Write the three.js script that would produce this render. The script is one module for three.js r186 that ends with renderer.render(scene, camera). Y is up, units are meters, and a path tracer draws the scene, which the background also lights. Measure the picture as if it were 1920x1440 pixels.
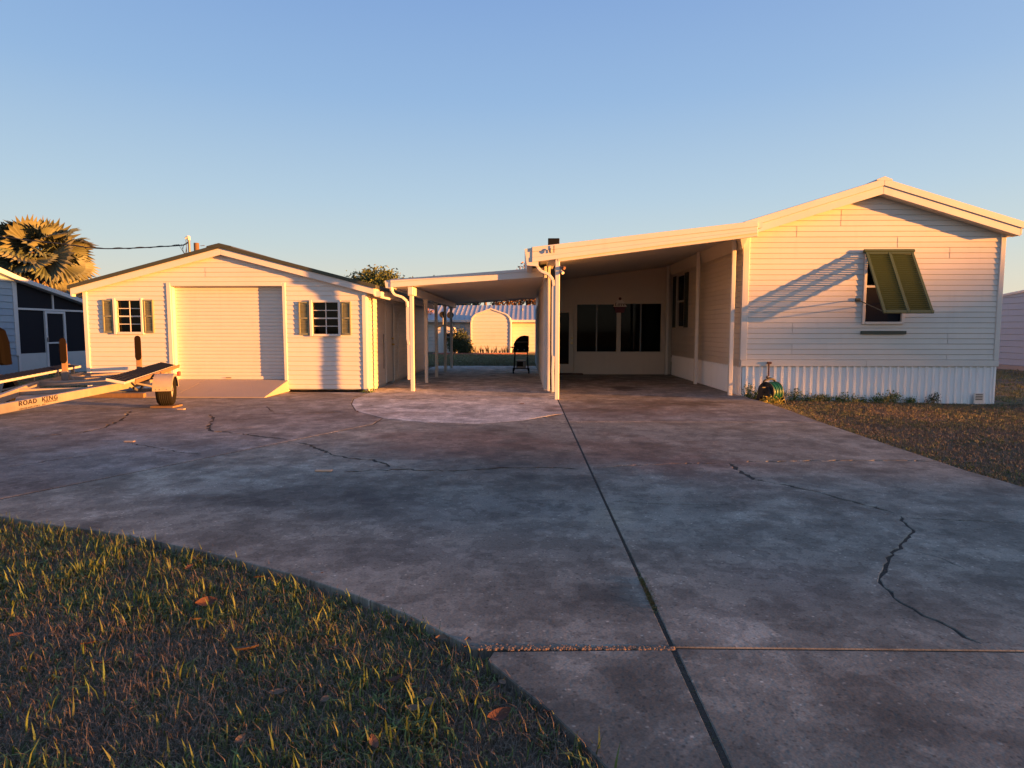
import * as THREE from 'three';
import { mergeGeometries } from 'three/addons/utils/BufferGeometryUtils.js';
import { FontLoader } from 'three/addons/loaders/FontLoader.js';
import { TextGeometry } from 'three/addons/geometries/TextGeometry.js';

// ---------------------------------------------------------------- camera, sky, sun, exposure
const scene = new THREE.Scene();
const FPX = 1200, EYE = 1.36;                       // focal length in photo pixels, eye height
const PITCH = Math.atan(102 / FPX), YAW = Math.atan(25 / Math.hypot(FPX, 102));
const camera = new THREE.PerspectiveCamera(2 * Math.atan(720 / FPX) * 180 / Math.PI, 4 / 3, 0.1, 1500);
camera.position.set(0, EYE, 0);
camera.rotation.order = 'YXZ';
camera.rotation.set(-PITCH, YAW, 0);
const renderer = new THREE.WebGLRenderer({ antialias: true });
renderer.toneMapping = THREE.LinearToneMapping;
const EXPOSURE = 5.0;
renderer.toneMappingExposure = EXPOSURE;
renderer.shadowMap.enabled = true;
const SUN = new THREE.Vector3(2.80, 0.14, 0.78).normalize();
{
  const W = 512, H = 256, d = new Float32Array(W * H * 4);
  // clear evening sky: colour by elevation (degrees), then the warm glow round the low sun
  const stops = [[-90, .10, .085, .07], [-3, .30, .25, .20], [-0.5, .80, .66, .50], [1.5, .80, .70, .53], [4, .70, .70, .60], [7, .57, .68, .70], [11, .46, .62, .75], [19, .30, .48, .74], [27, .22, .38, .69], [45, .12, .24, .52], [90, .08, .17, .40]];
  const sunAz = new THREE.Vector2(SUN.x, SUN.z).normalize();
  for (let j = 0; j < H; j++) for (let i = 0; i < W; i++) {
    const el = ((j + .5) / H - .5) * Math.PI, az = ((i + .5) / W - .5) * 2 * Math.PI, e = el * 180 / Math.PI;
    let k = 1; while (k < stops.length - 1 && stops[k][0] < e) k++;
    const a = stops[k - 1], b = stops[k], t = Math.min(1, Math.max(0, (e - a[0]) / (b[0] - a[0])));
    const dx = Math.cos(el) * Math.cos(az), dz = Math.cos(el) * Math.sin(az), dy = Math.sin(el);
    const ang = Math.acos(Math.min(1, Math.max(-1, dx * SUN.x + dy * SUN.y + dz * SUN.z))) * 180 / Math.PI;
    const g1 = Math.exp(-ang / 26) * (e < 0 ? Math.exp(e / 2) : 1), g2 = Math.exp(-ang / 9) * (e < 0 ? Math.exp(e / 2) : 1);
    const o = (j * W + i) * 4, gl = [.50, .36, .22], gs = [1.6, .85, .3];
    for (let c = 0; c < 3; c++) d[o + c] = (a[c + 1] + (b[c + 1] - a[c + 1]) * t + g1 * gl[c] + g2 * gs[c]) / EXPOSURE;
    d[o + 3] = 1;
  }
  const sky = new THREE.DataTexture(d, W, H, THREE.RGBAFormat, THREE.FloatType);
  sky.mapping = THREE.EquirectangularReflectionMapping; sky.magFilter = THREE.LinearFilter; sky.minFilter = THREE.LinearFilter;
  sky.colorSpace = THREE.LinearSRGBColorSpace; sky.needsUpdate = true;
  scene.background = sky; scene.environment = sky;
}
const sun = new THREE.DirectionalLight(new THREE.Color().setRGB(1, .37, .065), 5);
sun.position.copy(SUN).multiplyScalar(180); sun.castShadow = true; sun.shadow.radius = 1;
sun.shadow.mapSize.set(4096, 4096);
Object.assign(sun.shadow.camera, { left: -60, right: 60, top: 40, bottom: -40, near: 1, far: 400 });
scene.add(sun, sun.target);

// ---------------------------------------------------------------- helpers
let seed = 12345;
const rnd = () => { seed |= 0; seed = seed + 0x6D2B79F5 | 0; let t = Math.imul(seed ^ seed >>> 15, 1 | seed); t = t + Math.imul(t ^ t >>> 7, 61 | t) ^ t; return ((t ^ t >>> 14) >>> 0) / 4294967296; };
const R = (a, b) => a + (b - a) * rnd();
const clamp = (x, a = 0, b = 1) => Math.min(b, Math.max(a, x));
const sstep = (a, b, x) => { const t = clamp((x - a) / (b - a)); return t * t * (3 - 2 * t); };
const hash = (x, y, s) => { let h = Math.imul(x, 374761393) + Math.imul(y, 668265263) + Math.imul(s, 1274126177); h = Math.imul(h ^ h >>> 13, 1274126177); return ((h ^ h >>> 16) >>> 0) / 4294967296; };
function vn(x, y, s = 0) { const i = Math.floor(x), j = Math.floor(y); let u = x - i, v = y - j; u = u * u * (3 - 2 * u); v = v * v * (3 - 2 * v); const a = hash(i, j, s), b = hash(i + 1, j, s), c = hash(i, j + 1, s), d = hash(i + 1, j + 1, s); return a + (b - a) * u + (c - a + (a - b - c + d) * u) * v; }
const fbm = (x, y, s, n = 4) => { let r = 0, a = .5, t = 0; for (let k = 0; k < n; k++) { r += a * vn(x, y, s + k); t += a; a *= .5; x *= 2.03; y *= 2.03; } return r / t; };
// photo pixel -> ray; meets the ground (or a height) or a plane of constant z
const RIGHT = new THREE.Vector3(Math.cos(YAW), 0, -Math.sin(YAW)), FWD = new THREE.Vector3(-Math.sin(YAW) * Math.cos(PITCH), -Math.sin(PITCH), -Math.cos(YAW) * Math.cos(PITCH)), UP = new THREE.Vector3().crossVectors(RIGHT, FWD);
const ray = (x, y) => FWD.clone().addScaledVector(RIGHT, (x - 960) / FPX).addScaledVector(UP, -(y - 720) / FPX);
const G = (x, y, h = 0) => { const r = ray(x, y); return r.multiplyScalar((h - EYE) / r.y).add(camera.position); };
const onZ = (x, y, z) => { const r = ray(x, y); return r.multiplyScalar(z / r.z).add(camera.position); };
const V = (x, y, z) => new THREE.Vector3(x, y, z);

// uv in metres from the dominant axis of each triangle
function finish(g) {
  if (g.index) g = g.toNonIndexed();
  if (!g.attributes.normal) g.computeVertexNormals();
  const p = g.attributes.position, uv = new Float32Array(p.count * 2), a = V(), b = V(), c = V(), n = V();
  for (let i = 0; i < p.count; i += 3) {
    a.fromBufferAttribute(p, i); b.fromBufferAttribute(p, i + 1); c.fromBufferAttribute(p, i + 2);
    n.subVectors(b, a).cross(c.clone().sub(a)); const ax = Math.abs(n.x), ay = Math.abs(n.y), az = Math.abs(n.z);
    [a, b, c].forEach((q, k) => { const o = (i + k) * 2; if (ay >= ax && ay >= az) { uv[o] = q.x; uv[o + 1] = q.z; } else if (ax >= az) { uv[o] = q.z; uv[o + 1] = q.y; } else { uv[o] = q.x; uv[o + 1] = q.y; } });
  }
  g.setAttribute('uv', new THREE.BufferAttribute(uv, 2));
  for (const k of Object.keys(g.attributes)) if (!['position', 'normal', 'uv', 'color'].includes(k)) g.deleteAttribute(k);
  return g;
}
function fromTris(list) { const g = new THREE.BufferGeometry(); g.setAttribute('position', new THREE.BufferAttribute(new Float32Array(list), 3)); g.computeVertexNormals(); return finish(g); }
function poly(list, pts) { for (let i = 1; i < pts.length - 1; i++) list.push(...pts[0], ...pts[i], ...pts[i + 1]); }
// box between two corners, edges chamfered by c
function bx(x0, x1, y0, y1, z0, z1, c = 0) {
  const lo = [Math.min(x0, x1), Math.min(y0, y1), Math.min(z0, z1)], hi = [Math.max(x0, x1), Math.max(y0, y1), Math.max(z0, z1)], t = [];
  c = Math.min(c, .45 * Math.min(hi[0] - lo[0], hi[1] - lo[1], hi[2] - lo[2]));
  const ctr = lo.map((v, i) => (v + hi[i]) / 2);
  const at = (s, ax) => s.map((v, i) => (v > 0 ? hi[i] : lo[i]) - (i === ax ? 0 : v * c));   // corner s, lying on the face of axis ax
  const add = pts => { const u = pts[1].map((v, i) => v - pts[0][i]), w = pts[2].map((v, i) => v - pts[0][i]); const n = [u[1] * w[2] - u[2] * w[1], u[2] * w[0] - u[0] * w[2], u[0] * w[1] - u[1] * w[0]]; const m = pts[0].map((v, i) => v - ctr[i]); poly(t, n[0] * m[0] + n[1] * m[1] + n[2] * m[2] < 0 ? [...pts].reverse() : pts); };
  for (let ax = 0; ax < 3; ax++) { const i = (ax + 1) % 3, j = (ax + 2) % 3; for (const s of [-1, 1]) { const q = (a, b) => { const v = [0, 0, 0]; v[ax] = s; v[i] = a; v[j] = b; return v; }; add([at(q(-1, -1), ax), at(q(1, -1), ax), at(q(1, 1), ax), at(q(-1, 1), ax)]); } }
  if (c > 0) {
    for (let ax = 0; ax < 3; ax++) { const i = (ax + 1) % 3, j = (ax + 2) % 3; for (const a of [-1, 1]) for (const b of [-1, 1]) { const q = s => { const v = [0, 0, 0]; v[ax] = s; v[i] = a; v[j] = b; return v; }; add([at(q(-1), i), at(q(1), i), at(q(1), j), at(q(-1), j)]); } }
    for (const a of [-1, 1]) for (const b of [-1, 1]) for (const d of [-1, 1]) add([at([a, b, d], 0), at([a, b, d], 1), at([a, b, d], 2)]);
  }
  return fromTris(t);
}
// bar with a rectangular section from p to q: w across, h high
function bar(p, q, w, h, c = .004, roll = 0) {
  const d = q.clone().sub(p), L = d.length(), g = bx(-w / 2, w / 2, -h / 2, h / 2, 0, L, c);
  d.normalize(); let x = V(0, 1, 0).cross(d); if (x.lengthSq() < 1e-6) x = V(1, 0, 0); x.normalize(); const y = d.clone().cross(x);
  const m = new THREE.Matrix4().makeBasis(x, y, d).multiply(new THREE.Matrix4().makeRotationZ(roll)); m.setPosition(p); g.applyMatrix4(m); return g;
}
function cyl(p, q, r0, r1 = r0, n = 12) { const d = q.clone().sub(p), g = new THREE.CylinderGeometry(r1, r0, d.length(), n); g.applyQuaternion(new THREE.Quaternion().setFromUnitVectors(V(0, 1, 0), d.clone().normalize())); g.translate((p.x + q.x) / 2, (p.y + q.y) / 2, (p.z + q.z) / 2); return finish(g); }
function tube(pts, r, n = 8, seg = 0, closed = false) { return finish(new THREE.TubeGeometry(new THREE.CatmullRomCurve3(pts, closed, 'centripetal'), seg || pts.length * 6, r, n, closed)); }
// rectangular downpipe bent along points
function duct(pts, w, d) { return merge(pts.slice(1).map((q, i) => bar(pts[i], q, w, d, .006))); }
function merge(list) { return mergeGeometries(list.map(g => { g = g.index ? g.toNonIndexed() : g; for (const k of Object.keys(g.attributes)) if (!['position', 'normal', 'uv'].includes(k)) g.deleteAttribute(k); return g; })); }
function shapeOf(pts, holes = []) { const s = new THREE.Shape(pts.map(p => new THREE.Vector2(p[0], p[1]))); for (const h of holes) s.holes.push(new THREE.Path(h.map(p => new THREE.Vector2(p[0], p[1])))); return s; }
const extrude = (pts, depth, bevel = 0, holes = []) => new THREE.ExtrudeGeometry(shapeOf(pts, holes), { depth: depth - 2 * bevel, bevelEnabled: bevel > 0, bevelSize: bevel, bevelThickness: bevel, bevelSegments: 1, bevelOffset: -bevel, curveSegments: 8 }).translate(0, 0, bevel);
const prismZ = (pts, z0, z1, bevel = 0) => finish(extrude(pts, z1 - z0, bevel).translate(0, 0, z0));
// wall frames: a along u, b up, c outward
const frame = (o, u) => { const U_ = V(...u), n = U_.clone().cross(V(0, 1, 0)); return { m: new THREE.Matrix4().makeBasis(U_, V(0, 1, 0), n).setPosition(V(...o)) }; };
const inFrame = (f, g) => { g.applyMatrix4(f.m); return finish(g); };
const fbox = (f, a0, a1, b0, b1, c0, c1, ch = .003) => inFrame(f, bx(a0, a1, b0, b1, c0, c1, ch));

// ---- scene graph
const used = {};
const numbered = n => { used[n] = (used[n] || 0) + 1; return used[n] === 1 ? n : n + '_' + String(used[n] - 1).padStart(3, '0'); };
const shadow = o => { o.castShadow = o.receiveShadow = true; return o; };
function thing(name, label, category, base = [0, 0, 0], group) { const o = new THREE.Group(); o.name = numbered(name); o.position.set(...base); o.userData = { label, category }; if (group) o.userData.group = group; scene.add(o); return o; }
function part(parent, name, geo, mat, label) {       // geo in world coordinates; parent stands at its thing's base
  let root = parent; while (root.parent && root.parent !== scene) root = root.parent;
  geo.translate(-root.position.x, -root.position.y, -root.position.z);
  const m = shadow(new THREE.Mesh(geo, mat)); m.name = name; if (label) m.userData.label = label; parent.add(m); return m;
}
function single(name, label, category, geo, mat, base, group) { const m = shadow(new THREE.Mesh(geo, mat)); m.name = numbered(name); geo.translate(-base[0], -base[1], -base[2]); m.position.set(...base); m.userData = { label, category }; if (group) m.userData.group = group; scene.add(m); return m; }
function structure(name, geo, mat) { const m = geo ? shadow(new THREE.Mesh(geo, mat)) : new THREE.Group(); m.name = numbered(name); m.userData = { kind: 'structure' }; scene.add(m); return m; }

// ---- textures and materials
function tex(size, fn, srgb = false, w = 1, h = 1, sy = size) {          // fn(u, v) in metres -> [r,g,b] 0..1 (linear)
  const d = new Uint8Array(size * sy * 4), enc = srgb ? x => { x = clamp(x); return 255 * (x <= .0031308 ? 12.92 * x : 1.055 * Math.pow(x, 1 / 2.4) - .055); } : x => 255 * clamp(x);
  for (let j = 0; j < sy; j++) for (let i = 0; i < size; i++) { const c = fn((i + .5) / size * w, (j + .5) / sy * h), o = (j * size + i) * 4; for (let k = 0; k < 3; k++) d[o + k] = enc(c.length ? c[k] : c); d[o + 3] = 255; }
  const t = new THREE.DataTexture(d, size, sy); t.magFilter = THREE.LinearFilter; t.minFilter = THREE.LinearMipmapLinearFilter; t.generateMipmaps = true; t.wrapS = t.wrapT = THREE.RepeatWrapping; if (srgb) t.colorSpace = THREE.SRGBColorSpace; t.repeat.set(1 / w, 1 / h); t.needsUpdate = true; return t;
}
const wrapN = (u, v, w, s, n) => { let r = 0, a = .5, t = 0, f = 1; for (let k = 0; k < n; k++) { const P = Math.round(w * f); const x = u * f, y = v * f, i = Math.floor(x), j = Math.floor(y); let p = x - i, q = y - j; p = p * p * (3 - 2 * p); q = q * q * (3 - 2 * q); const m = z => ((z % P) + P) % P, A = hash(m(i), m(j), s + k), B = hash(m(i + 1), m(j), s + k), C = hash(m(i), m(j + 1), s + k), D = hash(m(i + 1), m(j + 1), s + k); r += a * (A + (B - A) * p + (C - A + (A - B - C + D) * p) * q); t += a; a *= .55; f *= 2; } return r / t; };
// painted vinyl: faint blotches and streaks of grime
const grimeT = tex(512, (u, v) => { const n = wrapN(u * 2, v * 2, 8, 3, 5), s = wrapN(u * 10, v * 1, 40, 9, 2) * .5 + wrapN(u * 4, v * 4, 16, 21, 3) * .5; const g = .90 + .10 * n - .10 * sstep(.55, .85, s) * n; return [g, g * .995, g * .985]; }, true, 4, 4);
const waveT = tex(256, (u, v) => wrapN(u * 3, v * 3, 12, 77, 3), false, 4, 4);
const grainT = tex(512, (u, v) => wrapN(u * 64, v * 64, 64, 5, 3), false, 1, 1);
const woodT = tex(512, (u, v) => { const n = wrapN(u * 60, v * 3, 60, 31, 4), m = wrapN(u * 6, v * 6, 6, 8, 3); const g = .62 + .38 * n * (.7 + .3 * m); return [g, g * .97, g * .93]; }, true, 1, 1);
const galvT = tex(512, (u, v) => { const n = wrapN(u * 12, v * 12, 12, 41, 4), k = wrapN(u * 40, v * 6, 40, 44, 3); const g = .72 + .22 * n + .08 * k; return [g, g, g]; }, true, 1, 1);
const rgb = (r, g, b) => new THREE.Color().setRGB(r, g, b);
const mat = (c, rough = .6, o = {}) => new THREE.MeshStandardMaterial({ color: rgb(...c), roughness: rough, side: THREE.DoubleSide, ...o });
const matte = (c, rough = .9, o = {}) => new THREE.MeshPhysicalMaterial({ color: rgb(...c), roughness: rough, specularIntensity: .15, side: THREE.DoubleSide, ...o });
const vinyl = (c, o = {}) => mat(c, .5, { map: grimeT, bumpMap: waveT, bumpScale: .0015, ...o });
const M = {
  white: [vinyl([.64, .61, .565]), vinyl([.62, .59, .55]), vinyl([.655, .62, .575])],
  trim: vinyl([.64, .615, .575]), cream: vinyl([.62, .58, .53]), ceiling: vinyl([.62, .59, .55]),
  roofGreen: mat([.045, .05, .028], .5, { map: grimeT }), roofWhite: vinyl([.62, .62, .62]), roofMetal: mat([.46, .46, .46], .5, { metalness: .1, map: grimeT }),
  sageShutter: mat([.19, .20, .13], .6, { map: grimeT }), greenShutter: mat([.036, .07, .033], .6, { map: grimeT }), darkGreen: mat([.035, .05, .04], .55),
  glass: new THREE.MeshPhysicalMaterial({ color: rgb(.2, .205, .21), roughness: .03, transmission: 1, thickness: 0, ior: 1.45, specularIntensity: .35, side: THREE.DoubleSide }), tinted: new THREE.MeshPhysicalMaterial({ color: rgb(.13, .13, .135), roughness: .03, transmission: 1, thickness: 0, ior: 1.4, specularIntensity: .22, side: THREE.DoubleSide }),
  screen: matte([.016, .017, .022], .8), dark: mat([.012, .011, .010], .8), black: matte([.012, .012, .012], .5), blackMatte: matte([.013, .012, .012], .8),
  doorWhite: vinyl([.64, .60, .55]), beige: vinyl([.54, .48, .41]),
  blue: [vinyl([.24, .34, .46]), vinyl([.22, .32, .45]), vinyl([.26, .355, .47])], blueDark: vinyl([.06, .11, .18]), blueTrim: vinyl([.52, .56, .62]), kick: vinyl([.46, .52, .57]),
  wood: mat([.24, .15, .085], .8, { map: woodT }), woodGrey: mat([.22, .16, .11], .85, { map: woodT }), pole: mat([.16, .10, .06], .9, { map: woodT }),
  galv: mat([.60, .58, .55], .45, { metalness: .25, map: galvT }), galvDark: mat([.20, .20, .21], .5, { metalness: .4, map: galvT }), bunk: matte([.012, .017, .034], .9, { specularIntensity: 0 }), pad: matte([.011, .008, .007], .9, { specularIntensity: 0 }), padBox: matte([.0045, .0042, .0045], .9, { specularIntensity: 0 }),
  amber: matte([.15, .11, .04], .8, { specularIntensity: 0 }), rubber: matte([.011, .010, .0095], .9, { bumpMap: grainT, bumpScale: .002 }), rim: mat([.30, .28, .25], .45, { metalness: .2 }), ink: mat([.02, .014, .012], .6), brass: mat([.5, .33, .12], .3, { metalness: .9 }), redPaint: mat([.35, .05, .03], .5),
  hose: mat([.004, .13, .075], .45), reel: mat([.018, .016, .016], .6), rust: mat([.13, .055, .04], .7), cable: mat([.02, .02, .022], .6), terracotta: mat([.42, .17, .12], .8),
  dirt: mat([.03, .022, .016], .95), stone: mat([.34, .30, .27], .85, { bumpMap: grainT, bumpScale: .003 }),
};
const pick = a => a[Math.floor(rnd() * a.length)];

// convex polygon clipped to a rectangle (Sutherland-Hodgman)
function clipRect(pts, a0, a1, b0, b1) {
  for (const [ax, lim, s] of [[0, a0, 1], [0, a1, -1], [1, b0, 1], [1, b1, -1]]) {
    const out = []; for (let i = 0; i < pts.length; i++) { const p = pts[i], q = pts[(i + 1) % pts.length], dp = s * (p[ax] - lim), dq = s * (q[ax] - lim); if (dp >= 0) out.push(p); if ((dp > 0 && dq < 0) || (dp < 0 && dq > 0)) { const t = dp / (dp - dq); out.push([p[0] + (q[0] - p[0]) * t, p[1] + (q[1] - p[1]) * t]); } }
    pts = out; if (pts.length < 3) return [];
  } return pts;
}
// lapped boards over a wall outline, cut round its openings; every board its own mesh
function siding(T, f, outline, openings, b0, h, mats, { seams = [], name = 'siding_board', lip = .013 } = {}) {
  const amin = Math.min(...outline.map(p => p[0])), amax = Math.max(...outline.map(p => p[0])), top = Math.max(...outline.map(p => p[1]));
  for (let k = 0; b0 + k * h < top - .01; k++) {
    const lo = b0 + k * h, hi = Math.min(lo + h, top);
    let rects = [[amin, amax, lo, hi]];
    for (const [oa0, oa1, ob0, ob1] of openings) rects = rects.flatMap(([a0, a1, c0, c1]) => {
      if (oa1 <= a0 || oa0 >= a1 || ob1 <= c0 + .001 || ob0 >= c1 - .001) return [[a0, a1, c0, c1]];
      const r = []; if (oa0 > a0) r.push([a0, oa0, c0, c1]); if (oa1 < a1) r.push([oa1, a1, c0, c1]); const m0 = Math.max(a0, oa0), m1 = Math.min(a1, oa1); if (ob0 > c0 + .004) r.push([m0, m1, c0, ob0]); if (ob1 < c1 - .004) r.push([m0, m1, ob1, c1]); return r; });
    for (const [sa, s0, s1] of seams) rects = rects.flatMap(r => (sa > r[0] + .02 && sa < r[1] - .02 && (lo + hi) / 2 > s0 && (lo + hi) / 2 < s1) ? [[r[0], sa - .0045, r[2], r[3]], [sa + .0045, r[1], r[2], r[3], .003]] : [r]);
    for (const [a0, a1, c0, c1, ex = 0] of rects) {
      const P = clipRect(outline, a0, a1, c0, c1); if (P.length < 3 || c1 - c0 < .006) continue;
      const cc = b => b < lo + .0115 ? .001 + (b - lo) / .0115 * (lip + .001 + ex) : .002 + ex + lip * (lo + h - b) / h, t = [], F = P.map(([a, b]) => [a, b, cc(b)]);
      const drip = clipRect(P, a0 - 1, a1 + 1, lo - 1, lo + .0115), face = clipRect(P, a0 - 1, a1 + 1, lo + .0115, hi + 1);
      if (drip.length > 2) poly(t, drip.map(([a, b]) => [a, b, cc(Math.min(b, lo + .01149))])); if (face.length > 2) poly(t, face.map(([a, b]) => [a, b, cc(b + 1e-6)])); for (let i = 0; i < P.length; i++) { const p = F[i], q = F[(i + 1) % P.length]; poly(t, [p, [p[0], p[1], -.004], [q[0], q[1], -.004], q]); }
      part(T, name, inFrame(f, fromTris(t)), pick(mats));
    }
  }
}
// solid wall behind the boards, with its openings
function sheathing(T, f, outline, openings, m, thick = .09, name = 'wall') { part(T, name, inFrame(f, extrude(outline, thick, 0, openings.map(([a0, a1, b0, b1]) => [[a0, b0], [a0, b1], [a1, b1], [a1, b0]])).translate(0, 0, -thick - .004)), m); }
// ribbed sheet metal, vertical ribs
function ribbed(f, a0, a1, b0, b1, pitch = .145, depth = .02) {
  const pts = []; for (let a = a0; a < a1 - .001; a += pitch) for (const [q, c] of [[0, 0], [.40, 0], [.50, 1], [.62, 1], [.72, 0], [.78, 0], [.81, .35], [.86, .35], [.89, 0]]) if (a + q * pitch < a1) pts.push([a + q * pitch, c * depth]); pts.push([a1, 0]);
  const t = []; for (let i = 0; i < pts.length - 1; i++) { const [p, c] = pts[i], [q, e] = pts[i + 1]; poly(t, [[p, b0, c], [q, b0, e], [q, b1, e], [p, b1, c]]); }
  return inFrame(f, fromTris(t));
}

// ---------------------------------------------------------------- ground and driveway
const groundY = (x, z) => -.05 - (.055 * sstep(4.4, 5.1, x) + .065 * sstep(5, 9.6, x)) * sstep(-7, -11.5, z) + (fbm(x * .9, z * .9, 50, 3) - .5) * .022;
{
  const axis = (a, b, c, d, n, m) => { const r = []; for (let i = 0; i < m; i++) r.push(a + (b - a) * Math.pow(i / m, .45)); for (let i = 0; i <= n; i++) r.push(b + (c - b) * i / n); for (let i = 1; i <= m; i++) r.push(d + (c - d) * Math.pow(1 - i / m, .45)); return r; };
  const xs = axis(-500, -22, 22, 500, 150, 12), zs = axis(-600, -42, 6, 300, 160, 12), p = [], id = [], uv = [];
  for (const z of zs) for (const x of xs) { p.push(x, groundY(x, z), z); uv.push(x, z); }
  const n = xs.length; for (let j = 0; j < zs.length - 1; j++) for (let i = 0; i < n - 1; i++) { const a = j * n + i; id.push(a, a + n, a + 1, a + 1, a + n, a + n + 1); }
  const g = new THREE.BufferGeometry(); g.setAttribute('position', new THREE.BufferAttribute(new Float32Array(p), 3)); g.setAttribute('uv', new THREE.BufferAttribute(new Float32Array(uv), 2)); g.setIndex(id); g.computeVertexNormals();
  const soil = tex(1024, (u, v) => { const n = wrapN(u * 2, v * 2, 12, 60, 6), s = wrapN(u * 40, v * 40, 240, 65, 2), gr = sstep(.45, .62, wrapN(u * 1.5, v * 1.5, 9, 70, 4)); const d = [.10 + .06 * s, .075 + .045 * s, .05 + .025 * s], e = [.05 + .025 * s, .062 + .03 * s, .024]; return d.map((q, k) => (q + (e[k] - q) * gr * .8) * (.6 + .6 * n)); }, true, 6, 6);
  structure('lawn', g, mat([1, 1, 1], .95, { map: soil, bumpMap: grainT, bumpScale: .01 }));
}
const px = list => list.map(([x, y]) => { const g = G(x, y); return [g.x, g.z]; });
const lawnEdge = px([[0, 968], [100, 984], [240, 1003], [400, 1038], [560, 1080], [660, 1113], [760, 1150], [840, 1190], [886, 1216]]);
const lawnEdge2 = px([[915, 1236], [960, 1275], [1030, 1330], [1100, 1398], [1140, 1440]]);
const apronEdge = px([[690, 737], [664, 748], [660, 757], [668, 770], [720, 784], [800, 791.5], [900, 794], [980, 788], [1042, 777]]);
const J3a = G(-60, 948), J3b = G(700, 795.5), JX = .635, JG = .010, JZ = -2.655;
const rightEdge = [[4.43, -13.3], [4.50, -12.2], [4.47, -10.9], [4.36, -9.5], [4.33, -8.4], [4.30, -7.2], [4.27, -6.2], [4.33, -5.5], [4.45, -4.5], [4.7, -3.4], [5.1, -2.2], [5.6, -.5], [6.2, 2], [6.8, 6]];
const onLawn = (() => {   // foreground lawn on the left: in front of the edge curve
  const P = [...[[-9, -5.2]], ...lawnEdge, ...lawnEdge2, [.45, -1.4], [.6, 0], [.6, 5], [-12, 5], [-12, -5.4]];
  return (x, z) => inside(P, x, z);
})();
function inside(P, x, z) { let c = false; for (let i = 0, j = P.length - 1; i < P.length; j = i++) if ((P[i][1] > z) !== (P[j][1] > z) && x < (P[j][0] - P[i][0]) * (z - P[i][1]) / (P[j][1] - P[i][1]) + P[i][0]) c = !c; return c; }
// a crack: jagged narrow gap following photo pixels; becomes a hole right through its slab
function crack(list, w, jag = .03) {
  const q = px(list), fine = []; for (let i = 0; i < q.length - 1; i++) { const L = Math.hypot(q[i + 1][0] - q[i][0], q[i + 1][1] - q[i][1]), n = Math.max(1, Math.round(L / .06)); for (let k = 0; k < n; k++) { const t = k / n; fine.push([q[i][0] + (q[i + 1][0] - q[i][0]) * t + R(-jag, jag) * (k ? 1 : .2), q[i][1] + (q[i + 1][1] - q[i][1]) * t + R(-jag, jag) * (k ? 1 : .2)]); } } fine.push(q[q.length - 1]);
  const Ls = [], Rs = []; fine.forEach((p, i) => { const a = fine[Math.max(0, i - 1)], b = fine[Math.min(fine.length - 1, i + 1)]; let dx = b[0] - a[0], dz = b[1] - a[1]; const l = Math.hypot(dx, dz) || 1; dx /= l; dz /= l; const h = w / 2 * (i === 0 || i === fine.length - 1 ? .15 : R(.3, 1.7)); Ls.push([p[0] - dz * h, p[1] + dx * h]); Rs.push([p[0] + dz * h, p[1] - dx * h]); });
  return [...Ls, ...Rs.reverse()];
}
const stainsAndLight = [];
const stainAndLight = (x, y, rx, ry, col, k, seedN = 0) => { const c = G(x, y), e = G(x + rx, y), a = G(x, y - ry), b = G(x, y + ry); stainsAndLight.push([c.x, c.z, Math.abs(e.x - c.x), Math.abs(a.z - b.z) / 2, col, k, seedN]); };
// weathering read from the photograph: dark algae, reddish tannin, pale scaling; dark front and reddish middle partly paint in the lighting
for (const s of [[560, 930, 260, 34, [.5, .5, .52], .75, 1], [380, 915, 160, 16, [.55, .55, .56], .5, 2], [860, 830, 170, 34, [.78, .60, .58], .8, 3], [1000, 850, 260, 40, [.80, .66, .62], .5, 4], [850, 960, 250, 40, [.72, .74, .80], .5, 5], [1200, 850, 160, 36, [.82, .62, .58], .65, 6], [1330, 880, 130, 40, [1.05, .82, .78], .6, 7], [1180, 770, 190, 12, [.62, .50, .46], .8, 8], [1240, 755, 150, 6, [.35, .30, .30], .9, 9], [1170, 728, 38, 4, [.28, .27, .27], .95, 10], [1440, 840, 130, 22, [.66, .66, .68], .55, 11], [1500, 1080, 170, 60, [.78, .78, .82], .5, 12], [1700, 1290, 220, 70, [.75, .70, .68], .6, 13], [1850, 1390, 190, 60, [.55, .52, .52], .6, 14], [760, 1040, 220, 40, [.8, .82, .88], .5, 15], [1400, 1140, 110, 40, [1.32, 1.32, 1.34], .55, 16], [1450, 1170, 70, 26, [1.4, 1.4, 1.4], .5, 17], [1200, 1020, 40, 60, [1.25, 1.22, 1.18], .55, 18], [1130, 960, 50, 20, [1.5, 1.45, 1.35], .7, 19], [1560, 1110, 60, 30, [1.25, 1.25, 1.28], .5, 20], [560, 850, 190, 24, [1.12, 1.05, 1.0], .6, 21], [250, 905, 210, 26, [1.18, 1.15, 1.12], .6, 22], [1250, 1390, 60, 40, [1.15, 1.15, 1.18], .6, 23], [620, 780, 190, 14, [.72, .64, .62], .6, 24], [330, 790, 200, 18, [.78, .68, .64], .6, 25], [1130, 1170, 40, 60, [1.2, 1.2, 1.22], .5, 26], [1820, 1050, 130, 40, [1.15, 1.12, 1.1], .45, 27], [130, 835, 160, 24, [.8, .72, .68], .6, 28]]) stainAndLight(...s);
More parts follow.
